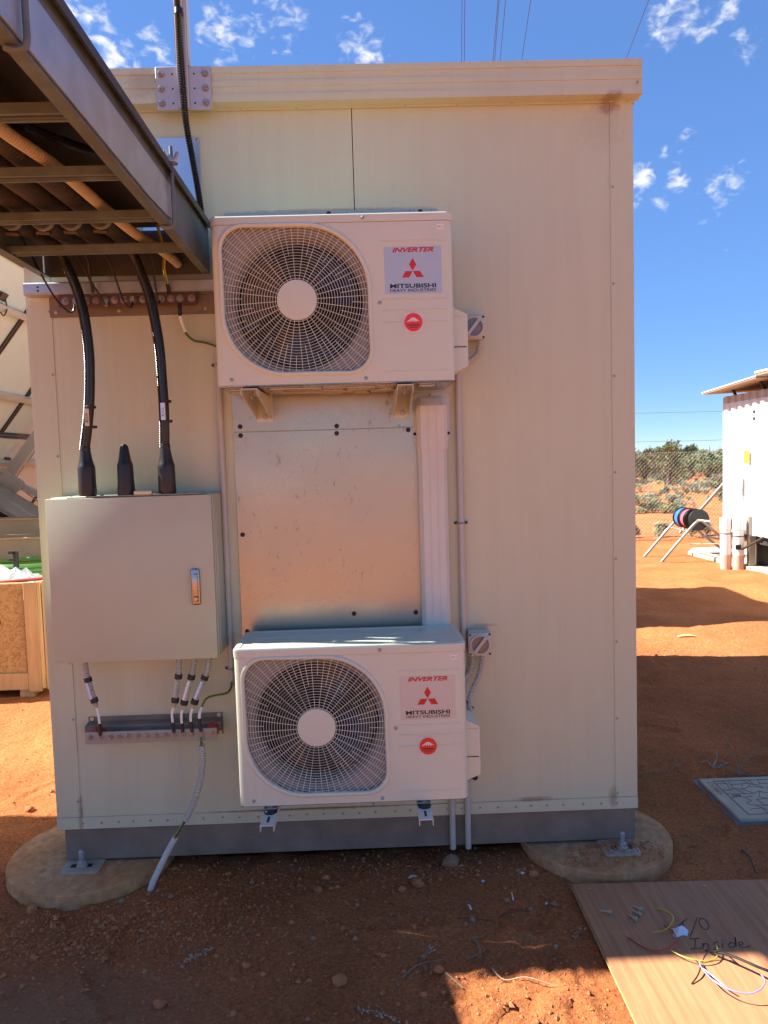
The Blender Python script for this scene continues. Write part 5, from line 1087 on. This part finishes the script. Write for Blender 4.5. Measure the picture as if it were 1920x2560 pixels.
part('roof_skin', MB().prism([(4.79, 6.255, 2.495), (4.79, 7.73, 2.425), (7.91, 7.73, 2.52), (7.91, 6.255, 2.59)], (0, 0, .012)), 'white_metal', rf, 20)
rf2 = part('fly_roof', MB().prism([(4.78, 3.4, 2.50), (4.78, 6.24, 2.50), (7.9, 6.24, 2.58), (7.9, 3.4, 2.58)], (0, 0, .03)), 'brown_panel', ht, 20)
part('roof_skin', MB().prism([(4.77, 3.39, 2.532), (4.77, 6.245, 2.532), (7.91, 6.245, 2.612), (7.91, 3.39, 2.612)], (0, 0, .022)), 'white_metal', rf2, 20)
for y in (7.35, 6.6, 5.2, 4.0): part('roof_strut', MB().bar((5.02, y, 2.5), (5.13, y, 2.3), .03, .03), 'dark_chassis', ht)
for y in (6.86, 6.2, 4.2): part('leg', MB().box(5.02, 5.11, y - .03, y + .03, -.05, HZ0 + .25), 'pipe_steel', ht)
part('leg', MB().box(7.4, 7.5, 7.3, 7.4, -.05, HZ0), 'pipe_steel', ht); part('brace', MB().bar((4.93, 6.98, .22), (5.0, 6.45, .47), .035, .02), 'dark_chassis', ht)
part('floor_beam', MB().box(5.15, 7.5, HY0 + .05, HY1 - .05, HZ0 - .12, HZ0 + .008), 'dark_chassis', ht)
for z in (2.09, 2.0): part('vent_hole', MB().disc((HX - .032, 6.775, z), (-1, 0, 0), .028, 14), 'ac_dark', ht)
yl = part('warning_label', MB().box(HX - .036, HX - .031, 6.895, 7.03, 1.42, 1.585), 'yellow_label', ht); part('label_print', MB().box(HX - .037, HX - .0361, 6.91, 7.015, 1.535, 1.54).box(HX - .037, HX - .0361, 6.91, 7.015, 1.49, 1.495), 'brown_panel', yl)
jb = part('junction_box', MB().box(HX - .11, HX - .031, 7.06, 7.2, 1.065, 1.255, .006), 'white_metal', ht)
part('conduit', MB().box(HX - .085, HX - .031, 7.07, 7.115, .1, 1.064, .006), 'white_metal', ht)
part('gas_bottle', MB().lathe((5.3, 6.95, .0), (0, 0, 1), [(.1, 0), (.11, .03), (.11, .32), (.08, .38), (.03, .4)], 16), 'dark_chassis', ht)
sb = solo('concrete_slab', MB().prism([(4.93, 8.5, -.03), (5.2, 8.95, -.03), (7.8, 8.95, -.03), (7.8, 3.3, -.03), (5.0, 3.3, -.03), (4.99, 7.5, -.03)], (0, 0, .075)), 'slab', 'pale concrete slab under the white hut', 'slab')
pv = [(4.80, 7.02), (4.925, 6.93)]
for i, (x, y) in enumerate(pv):
    t = thing('drain_pipe', ['taller left white plastic pipe leaning by the hut corner', 'right white plastic pipe with a dark square hole by the hut'][i], 'pipe', (x, y, 0), 'plastic pipes strapped together')
    part('pipe_wall', MB().lathe((x, y, .19), (0, 0, 1), [(.072, 0), (.072, .34), (.077, .345), (.077, .50), (.072, .50), (.07, .2)], 20), 'pvc', t); part('muddy_foot', MB().lathe((x, y, -.02), (0, 0, 1), [(.0725, 0), (.0725, .21), (.072, .2105)], 20), 'pvc_muddy', t)
    part('strap', MB().lathe((x, y, .47 - i * .03), (0, 0, 1), [(.0722, 0), (.075, .001), (.075, .012), (.0722, .013)], 20), 'tape', t)
    if i: part('hole', MB().box(x - .07, x - .0, y - .076, y - .06, .27, .335), 'ac_dark', t)

# ------------------------------------------------------------ cable reel stand with three reels
rs = thing('reel_stand', 'tubular steel A-frame reel stand on the dirt near the fence', 'reel stand', (4.85, 8.1, 0))
for i, (ya, fx0, fx1) in enumerate(((7.77, 4.217, 5.45), (8.42, 4.214, 5.5))):
    pts = [(fx0, ya, .0), (4.45, ya, .265), (4.71, ya, .55), (4.775, ya, .588), (4.84, ya, .568), (5.1, ya, .335), (fx1, ya, .02)]
    part('frame', MB().tube(spline(pts, .05), .021, 10), 'pipe_steel', rs)
for x in (4.62, 5.12): part('crossbar', MB().cyl((x, 7.77, .30 if x > 5 else .44), (x, 8.42, .30 if x > 5 else .44), .013, 8), 'pipe_steel', rs)
part('crossbar', MB().cyl((4.62, 7.77, .25), (5.3, 7.79, .24), .01, 8), 'rope', rs)
part('axle', MB().tube([(4.72, 7.9, .602), (4.79, 7.72, .60), (4.82, 7.68, .595), (4.86, 7.62, .59)], [.012, .012, .012, .018], 10), 'rope', rs)
part('axle', MB().cyl((4.785, 7.74, .60), (4.785, 8.5, .605), .013, 10), 'pipe_steel', rs)
for k, (y, m, lab, r) in enumerate(((7.87, 'reel_black', 'nearest black cable reel on the reel stand, almost empty', .05), (8.06, 'reel_pink', 'middle cable reel on the stand, wound with pink cable', .14), (8.27, 'reel_blue', 'rearmost cable reel on the stand, wound with blue cable', .145))):
    t = thing('cable_reel', lab, 'cable reel', (4.785, y, .44), 'reels on the stand'); c = (4.785, y, .60); hw = .07 + .012 * (k == 2)
    for s in (-1, 1): part('flange', MB().lathe((4.785, y + s * hw, .60), (0, 1, 0), [(.03, -.004), (.155, -.004), (.158, 0), (.155, .004), (.03, .004)], 32), 'reel_black', t)
    part('winding', MB().lathe((4.785, y - hw + .006, .60), (0, 1, 0), [(.03, 0), (r, .001), (r + .004, .03), (r - .002, .06), (r + .003, .1), (r, .127), (.03, .128)], 28), m, t)

# ------------------------------------------------------------ wire fences
def chain_fence(x0, x1, y, h, label, posts, wires, step=.075, brace=None):
    t = thing('chain_link_fence', label, 'fence', ((x0 + x1) / 2, y, 0)); mb = MB(); n = int((x1 - x0 + h) / step)
    for i in range(n + 1):
        for s in (1, -1):
            a = x0 - h + i * step if s > 0 else x0 + i * step
            p, q = (a, 0), (a + s * h, h)
            # clip to x0..x1
            def cl(p, q):
                (ax, az), (bx, bz) = p, q
                if ax > bx: ax, az, bx, bz = bx, bz, ax, az
                if bx < x0 or ax > x1: return None
                if ax < x0: az += (bz - az) * (x0 - ax) / (bx - ax); ax = x0
                if bx > x1: bz = az + (bz - az) * (x1 - ax) / (bx - ax); bx = x1
                return (ax, az), (bx, bz)
            c = cl(p, q)
            if c: mb.tube([(c[0][0], y + s * .002, c[0][1]), (c[1][0], y + s * .002, c[1][1])], .0009, 3, caps=False)
    part('wire_mesh', mb, 'fence_wire', t, 0)
    for x in posts: part('post', MB().cyl((x, y + .03, -.1), (x, y + .03, h + .6), .03, 10), 'pipe_steel', t)
    for (z, sag) in wires: part('line_wire', MB().tube([(x0 + (x1 - x0) * k / 12, y, z - sag * math.sin(PI * k / 12)) for k in range(13)], .005, 4), 'fence_wire', t)
    if brace: part('brace', MB().cyl(*brace, .028, 10), 'pipe_steel', t)
chain_fence(3.2, 9.4, 10.75, 1.62, 'chain-link fence with brace pole across the scrub on the right', (3.2, 7.5, 9.4), ((2.37, .03), (1.85, .04), (1.62, .02), (.05, 0)), brace=((5.75, 10.72, .1), (7.45, 10.72, 1.95)))
chain_fence(-9.5, -3.0, 9.9, 1.75, 'chain-link fence in front of the truck on the left', (-9.5, -6.0, -3.0), ((1.75, .02), (.05, 0)))

# ------------------------------------------------------------ solar arrays (facing left, undersides towards the viewer)
TI = math.radians(52); SV = Vector((math.cos(TI), 0, math.sin(TI))); NV = Vector((-math.sin(TI), 0, math.cos(TI))); YV = Vector((0, 1, 0))
def solar_table(xref, y0, y1, label, cols, rows=2, zlow=.66, L=3.36, posts=()):
    """xref: x of the panel plane at z = 1.55"""
    base = Vector((xref - (1.55 - zlow) / math.tan(TI), 0, zlow)); t = thing('solar_array', label, 'solar array', (xref, (y0 + y1) / 2, 0)); pw = (y1 - y0) / cols; ph = L / rows
    for c in range(cols):
        for r in range(rows):
            ctr = base + SV * (ph * (r + .5)) + YV * (y0 + pw * (c + .5)); a, b = ph / 2 - .008, pw / 2 - .008
            pn = part('panel', MB().obox(ctr, SV, YV, NV, a - .001, b - .001, .003), 'panel_back', t)
            fm = MB()
            for s in (-1, 1):
                fm.obox(ctr + SV * (s * (a - .012)), SV, YV, NV, .012, b, .02); fm.obox(ctr + YV * (s * (b - .012)), SV, YV, NV, a - .024, .012, .02)
            part('frame', fm, 'panel_frame', pn); part('glass', MB().obox(ctr + NV * .006, SV, YV, NV, a - .026, b - .026, .002), 'panel_glass', pn)
            if c % 1 == 0:
                jp = ctr - NV * .02 + SV * (a * .62); part('junction_box', MB().obox(jp, SV, YV, NV, .035, .05, .012), 'panel_frame', pn); part('lead', MB().tube(spline([jp + YV * .04, jp + YV * .06 - Vector((0, 0, .09)), jp + YV * .0 - Vector((0, 0, .16)), jp - YV * .05 - Vector((0, 0, .14))], .03), .006, 5), 'panel_frame', pn)
    for f in (.14, .40, .64, .88): part('purlin', MB().obox(base + SV * (L * f) - NV * .05 + YV * ((y0 + y1) / 2), SV, YV, NV, .028, (y1 - y0) / 2, .028), 'purlin', t)
    for y in posts:
        part('rafter', MB().obox(base + SV * (L / 2) - NV * .14 + YV * y, SV, YV, NV, L / 2 - .1, .03, .06), 'purlin', t)
        c = base + SV * (L * .34) - NV * .2 + YV * y; px = c.x + .06
        ps = part('post', MB().box(px - .045, px + .045, y - .1, y - .04, -.2, c.z), 'purlin', t)
        pl = [(px - .12, c.z + .17), (px - .05, c.z + .20), (px + .16, c.z + .04), (px + .17, c.z + .0), (px + .02, c.z - .12), (px - .08, c.z - .09)]
        gp = part('gusset_plate', MB().prism([(x, y - .112, z) for x, z in pl], (0, .008, 0)), 'purlin', t)
        for (dx, dz) in ((-.08, .14), (.03, .09), (.11, .03), (-.07, .03), (-.06, -.05)): part('bolt', MB().lathe((px + dx, y - .112, c.z + dz), (0, -1, 0), [(.014, 0), (.012, .01), (0, .011)], 6), 'galv', gp)
        part('strut', MB().bar((px + .08, y - .06, c.z), (px + .75, y - .06, c.z - .34), .06, .07), 'purlin', t)
        part('brace_rod', MB().cyl((px - .02, y - .12, c.z - .05), (px - .3, y - .12, c.z - .55), .008, 6), 'pipe_steel', t); part('brace_rod', MB().cyl((px + .06, y - .03, c.z - .02), (px + .42, y + .3, c.z - .45), .007, 6), 'pipe_steel', t)
    return t
sa = solar_table(-4.2, 3.0, 9.0, 'tilted solar array on the left seen from its pale underside', 6, posts=(5.5, 8.2))
# the word inked on the array post
hw = MB(); PXX = None
tx = text_mb('TARCO', 0, .30, 0, .045, 0, 0); pz = 1.42
for ch in sa.children:
    if ch.name.startswith('post') and abs(ch.data.vertices[0].co.y - 5.5) < .2: PXX = sum(v.co.x for v in ch.data.vertices) / len(ch.data.vertices)
tx.v = [(PXX - .02 + q[2], 5.398, pz - q[0] - .12) for q in tx.v]
part('handwriting', tx, 'pen', sa, 0)
solar_table(-4.55, -1.1, .0, 'unseen panel table added left of the viewer to shade the foreground', 1, 1, 2.1, 1.53, posts=(-.55,)); solar_table(-4.79, -.06, .97, 'short unseen panel table added to shade the ground by the shelter', 1, 1, 2.1, 1.53, posts=(.5,))  # unseen tables, added and sized for the shade they cast in front
shade_strip = thing('cable_tray', 'unseen overhead strip added to shade the dirt in front of the shelter', 'cable tray', (-2.9, .03, 0))  # unseen strip added only to cast shade, not a tray of the site
part('cover', MB().box(-3.75, -1.98, -.035, .110, 3.36, 3.375).prism([(-3.75, .1105, 3.36), (-2.99, .1105, 3.36), (-3.48, .208, 3.36), (-3.75, .208, 3.36)], (0, 0, .015)), 'galv', shade_strip); part('side_rail', MB().box(-3.75, -1.98, -.035, -.03, 3.24, 3.359), 'galv', shade_strip); part('side_rail', MB().box(-3.75, -1.98, .03, .035, 3.30, 3.359), 'galv', shade_strip)  # cover outline cut to shape the shadow edge on the dirt
part('post', MB().cyl((-3.7, .04, -.1), (-3.7, .04, 3.24), .03, 10), 'pipe_steel', shade_strip)

# ------------------------------------------------------------ crate and clutter on the left
cr = thing('wooden_crate', 'open wooden crate with strand-board sides at the left of the shelter', 'crate', (-2.9, 2.7, 0))
CX0, CX1, CY0, CY1, CZ1 = -3.55, -2.30, 2.33, 3.15, .80
part('front_panel', MB().box(CX0, CX1 - .02, CY0, CY0 + .015, .10, CZ1), 'osb', cr); part('back_panel', MB().box(CX0, CX1, CY1 - .015, CY1, .10, CZ1), 'osb', cr); part('side_panel', MB().box(CX1 - .02, CX1 - .005, CY0 + .02, CY1 - .02, .10, CZ1), 'osb', cr)
lp = text_mb('P', -2.645, -2.60, .47, .56, CY0 - .001, .02); part('stencil', lp, 'pen', cr, 0)
part('plank', MB().box(CX1 - .125, CX1 - .035, CY0 - .022, CY0 - .001, .04, CZ1 + .01, .002), 'timber', cr); part('plank', MB().box(CX1 - .034, CX1 - .01, CY0 - .018, CY0 - .001, .06, CZ1 + .012, .002), 'timber_pale', cr)
part('plank', MB().box(CX1 - .004, CX1 + .018, CY0 - .01, CY0 + .09, .05, CZ1 + .018, .002), 'timber_pale', cr); part('plank', MB().box(CX0, CX1 - .127, CY0 - .02, CY0 - .001, .055, .17, .002), 'timber', cr)
part('plank', MB().box(CX0, CX1, CY0 + .016, CY0 + .036, CZ1 - .08, CZ1 + .004, .002), 'timber_pale', cr)
for x in (-3.3, -2.5): part('skid', MB().box(x, x + .1, CY0, CY1, -.03, .098, .003), 'timber', cr)
part('floor_board', MB().box(CX0, CX1 - .02, CY0 + .02, CY1 - .02, .10, .12), 'osb', cr)
def torus(c, R, r, n=36, m=8, wob=0): return [(c[0] + R * math.cos(2 * PI * k / n), c[1] + R * .62 * math.sin(2 * PI * k / n), c[2] + wob * math.sin(4 * PI * k / n)) for k in range(n + 1)]
hs = thing('hose_coil', 'bright green hose coiled on top of the crate', 'hose', (-2.75, 2.85, .8))
for k in range(4): part('loop', MB().tube(torus((-2.72 + .01 * k, 2.86, .80 + .028 * k), .42 - .015 * k, .017, wob=.006), .017, 8), 'hose_green', hs)
part('base_loop', MB().tube(torus((-2.74, 2.86, .775), .43, .02), .02, 8), 'wire_yellow', hs)
cl = thing('clamp_tool', 'small dark clamp standing on the green hose', 'tool', (-2.62, 2.6, .88)); part('jaw', MB().box(-2.63, -2.585, 2.55, 2.58, .985, 1.005).box(-2.628, -2.60, 2.55, 2.58, .935, .952), 'dark_chassis', cl); part('frame', MB().box(-2.60, -2.57, 2.55, 2.585, .88, 1.0, .004), 'dark_chassis', cl)
def crumple(c, sx, sy, sz, seed, n=14):
    mb = MB()
    for j in range(n):
        for i in range(n):
            u, v = i / (n - 1), j / (n - 1); w = math.sin(PI * u) * math.sin(PI * v)
            mb.v.append((c[0] + sx * (u - .5), c[1] + sy * (v - .5), c[2] + sz * (w ** .5) * (.55 + .9 * abs(noise.noise(Vector((u * 6 + seed, v * 6, seed))))) + .03 * noise.noise(Vector((u * 13, v * 13, seed)))))
    mb.f = [(j * n + i, j * n + i + 1, (j + 1) * n + i + 1, (j + 1) * n + i) for j in range(n - 1) for i in range(n - 1)]; mb.mi = [0] * len(mb.f); return mb
solo('plastic_sheeting', crumple((-2.62, 2.50, .77), .52, .24, .14, 3), 'plastic_bag', 'crumpled clear plastic sheeting bulging out of the crate', 'plastic sheet', smooth=0)
solo('conduit_offcut', MB().tube([(-3.4, 2.39, .79), (-2.7, 2.39, .80), (-2.26, 2.40, .825)], .012, 8), 'wire_red', 'red-orange conduit lying across the front of the crate', 'conduit')
for i, (y, z0, z1, lab) in enumerate(((3.35, .0, 1.02, 'nearer tan cardboard carton behind the crate'), (4.0, .0, 1.14, 'farther tan cardboard carton behind the crate'))):
    t = thing('carton', lab, 'carton', (-3.2, y, 0)); part('front_panel', MB().box(-4.1 - i * .4, -2.45 - i * .25, y, y + .02, z0, z1), 'card', t); part('side_panel', MB().box(-2.47 - i * .25, -2.45 - i * .25, y + .021, y + .5, z0, z1), 'card', t); part('back_panel', MB().box(-4.1 - i * .4, -2.45 - i * .25, y + .501, y + .52, z0, z1), 'card', t); part('lip', MB().box(-4.1 - i * .4, -2.45 - i * .25, y - .012, y + .03, z1 + .001, z1 + .012), 'timber_pale', t)
lpn = thing('loose_solar_module', 'loose solar panel propped at a slant behind the cartons', 'solar panel', (-3.4, 4.75, .9)); dv = Vector((.837, 0, -.547)); nv = Vector((.547, 0, .837)); cc = Vector((-3.55, 4.95, 1.12))
part('frame', MB().obox(cc, dv, YV, nv, .8, .35, .02), 'pipe_steel', lpn); part('cell_layer', MB().obox(cc - nv * .045, dv, YV, nv, .8, .35, .022), 'panel_glass', lpn); part('back_rail', MB().obox(cc - nv * .095, dv, YV, nv, .8, .35, .02), 'purlin', lpn); part('clip', MB().obox(cc - nv * .045 + dv * .27 - YV * .352, dv, YV, nv, .02, .004, .026), 'galv', lpn)
# ------------------------------------------------------------ truck beyond the fence
tk = thing('truck', 'white box truck parked behind the fence on the left', 'truck', (-7.5, 12.8, 0))
part('box_body', MB().box(-10.5, -4.6, 12.0, 14.2, .98, 3.3, .03), 'truck_white', tk); part('chassis', MB().box(-10.4, -4.7, 12.25, 14.0, .55, .978), 'dark_chassis', tk); part('tool_rack', MB().box(-7.1, -6.85, 12.05, 12.2, .78, .80).box(-7.1, -6.9, 12.05, 12.2, .6, .62).box(-7.0, -6.985, 12.05, 12.07, .55, .98), 'rim', tk)
for x in (-6.42, -9.6):
    wh = part('wheel', MB().lathe((x, 12.05, .47), (0, 1, 0), [(.26, 0), (.42, .0), (.47, .05), (.47, .2), (.42, .25)], 32), 'tyre', tk); part('rim', MB().lathe((x, 12.04, .47), (0, 1, 0), [(.08, -.04), (.1, .02), (.22, .03), (.27, -.01), (.28, .05)], 28), 'rim', wh)
    for k in range(8): a = 2 * PI * k / 8; part('rim_hole', MB().disc((x + .16 * math.cos(a), 12.062, .47 + .16 * math.sin(a)), (0, -1, 0), .038, 10), 'dark_chassis', wh)
part('lettering', text_mb('enba', -7.06, -6.86, 1.11, 1.20, 11.995, 0), 'grey_conduit', tk, 0)
part('leaf_mark', MB().add([(-6.83, 11.995, 1.22), (-6.78, 11.995, 1.30), (-6.76, 11.995, 1.12), (-6.745, 11.995, 1.24), (-6.72, 11.995, 1.28)], [(0, 2, 3, 1), (2, 4, 3)]), 'leaf_green', tk, 0)
tsk = thing('timber_stack', 'tan stacked timber beyond the fence at the far left', 'timber', (-6.9, 11.2, 0))
for k in range(6): part('plank', MB().box(-8.6, -6.95 - .02 * (k % 2), 11.0, 11.5, .05 + k * .2, .23 + k * .2, .004), 'timber_pale', tsk)

# ------------------------------------------------------------ scrub and trees beyond the fence
def leaf_cloud(mb, blobs, n, size, seed, mi=0, up=.3):
    q = random.Random(seed)
    for k in range(n):
        (cx, cy, cz, rx, ry, rz) = q.choice(blobs)
        d = Vector((q.gauss(0, 1), q.gauss(0, 1), q.gauss(0, 1))).normalized() * (q.random() ** .45); c = Vector((cx + d.x * rx, cy + d.y * ry, cz + d.z * rz))
        if c.z < .01: continue
        a = Vector((q.gauss(0, 1), q.gauss(0, 1), q.gauss(0, 1) + up)).normalized(); b = a.orthogonal().normalized(); s = size * q.uniform(.5, 1.4)
        mb.add([c - a * s, c + b * s * .42, c + a * s, c - b * s * .42], [(0, 1, 2, 3)], mi if q.random() > .3 else mi + 1)
def bush_proto(seed, h, w, mats):
    q = random.Random(seed); mb = MB(); blobs = []
    for k in range(9): a = q.uniform(0, 6.28); r = w * q.uniform(0, .75); blobs.append((r * math.cos(a), r * math.sin(a), h * q.uniform(.3, .75), w * q.uniform(.22, .4), w * q.uniform(.22, .4), h * q.uniform(.2, .34)))
    leaf_cloud(mb, blobs, 620, .05, seed); st = MB()
    for b in blobs: st.tube(spline([(0, 0, -.05), (b[0] * .5, b[1] * .5, b[2] * .5), (b[0], b[1], b[2] + b[5] * .5)], .1), [.014] * 1 + [.011] * 400 if False else .009, 4)
    return mb.mesh('foliage', mats, 0), st.mesh('stems', 'bark', 0)
BP = [bush_proto(1, .55, .55, ['saltbush_a', 'saltbush_b']), bush_proto(2, .75, .7, ['saltbush_b', 'saltbush_a']), bush_proto(3, .45, .6, ['saltbush_c', 'saltbush_b']), bush_proto(4, .65, .5, ['saltbush_a', 'saltbush_c'])]
q = random.Random(21)
def plant(name, protos, x, y, s, label, cat, grp):
    t = thing(name, label, cat, (x, y, gz(x, y) if y < 200 else 0), grp); f, st = protos; rz = q.uniform(0, 6.28)
    for nm, me in (('foliage' if name == 'saltbush' else 'crown', f), ('stems' if name == 'saltbush' else 'trunk', st)):
        o = bpy.data.objects.new(nm, me); COL.objects.link(o); o.parent = t; o.rotation_euler = (0, 0, rz); o.scale = (s, s, s * q.uniform(.85, 1.15))
cnt = 0
while cnt < 260:
    y = 17.0 + 30 * q.random() ** 1.5; u = q.uniform(.30, .56); x = u * (y + 2.75)
    if noise.noise(Vector((x * .35, y * .35, 4))) < -.05: continue
    bk = q.randrange(4); band = 'near the fence' if y < 21 else ('midway to the trees' if y < 30 else 'just in front of the tree line')
    plant('saltbush', BP[bk], x, y, q.uniform(.42, .8) * (.8 + (y - 17) * .01), '%s saltbush in the scrub %s' % (['low grey-green', 'larger pale grey', 'flat yellowish', 'narrow mixed green'][bk], band), 'shrub', 'saltbush scrub beyond the fence'); cnt += 1
for (x, y, s) in ((5.0, 11.0, .5), (5.5, 11.1, .55), (6.1, 11.0, .6), (6.5, 11.2, .5), (4.5, 11.0, .4), (6.9, 11.0, .6)):
    plant('dead_bush', BP[3], x, y, s, 'dry dark bush tangled at the foot of the right-hand fence', 'shrub', 'dry bushes at the fence foot')
def tree_proto(seed, h, w, mats):
    q2 = random.Random(seed); mb = MB(); st = MB(); blobs = []
    for k in range(14): a = q2.uniform(0, 6.28); r = w * q2.uniform(0, .9); blobs.append((r * math.cos(a), r * math.sin(a), h * q2.uniform(.12, .82), w * q2.uniform(.2, .42), w * q2.uniform(.2, .42), h * q2.uniform(.09, .2)))
    leaf_cloud(mb, blobs, 1900, .10, seed)
    for b in blobs[:10]:
        P = spline([(0, 0, -.1), (b[0] * .25, b[1] * .25, h * .25), (b[0] * .7, b[1] * .7, b[2] * .8), (b[0], b[1], b[2] + b[5])], .2); n = len(P); st.tube(P, [.07 * (1 - .85 * i / n) for i in range(n)], 5)
    return mb.mesh('crown', mats, 0), st.mesh('trunk', 'bark', 0)
TP = [tree_proto(5, 2.6, 1.7, ['tree_leaf', 'tree_leaf2']), tree_proto(6, 3.0, 1.5, ['tree_leaf2', 'tree_leaf']), tree_proto(7, 2.3, 2.0, ['tree_leaf', 'saltbush_a'])]
cnt = 0
while cnt < 95:
    y = q.uniform(42, 78); u = q.uniform(.28, .58); x = u * (y + 2.75)
    bk = q.randrange(3); third = 'left' if u < .38 else ('middle' if u < .44 else 'right')
    plant('bush_tree', TP[bk], x, y, q.uniform(.75, 1.25) * .64 * (1 + (y - 42) * .006), '%s tree in the %s part of the tree line behind the scrub' % (['bushy dark green', 'taller lighter green', 'broad low green'][bk], third), 'tree', 'tree line on the horizon'); cnt += 1
plant('bush_tree', TP[1], .41 * 33, 30.2, .75, 'lone lighter green tree in front of the tree line, right of the shelter', 'tree', None)
for k in range(26):
    y = q.uniform(40, 70); x = q.uniform(-.75, -.42) * (y + 2.75); plant('bush_tree', q.choice(TP), x, y, q.uniform(.8, 1.2), 'bushy tree far behind the truck on the left', 'tree', 'trees far left')

# ------------------------------------------------------------ overhead power lines
for i, (a, b, lab) in enumerate((((2.423, 14.523), (2.746, 17.156), 'leftmost overhead power line above the shelter roof'), ((2.487, 14.524), (2.82, 17.159), 'second overhead power line, close beside the leftmost one'), ((3.247, 14.546), (3.565, 17.128), 'third overhead power line from the left'), ((3.275, 14.547), (3.607, 17.13), 'fourth overhead power line from the left, nearly touching the third'),
        ((3.422, 14.551), (3.756, 17.135), 'fifth overhead power line from the left'), ((4.001, 14.568), (4.323, 17.117), 'sixth overhead power line, alone above the shelter roof'), ((6.741, 14.647), (7.086, 17.12), 'rightmost overhead power line, near the roof corner'))):
    a, b = Vector((*a, 12)), Vector((*b, 12)); d = (b - a).normalized()
    solo('power_line', MB().tube([a - d * 60, a - d * 20, a, a + d * 40, a + d * 250], .007, 5), 'powerline', lab, 'power line', 'overhead power lines')
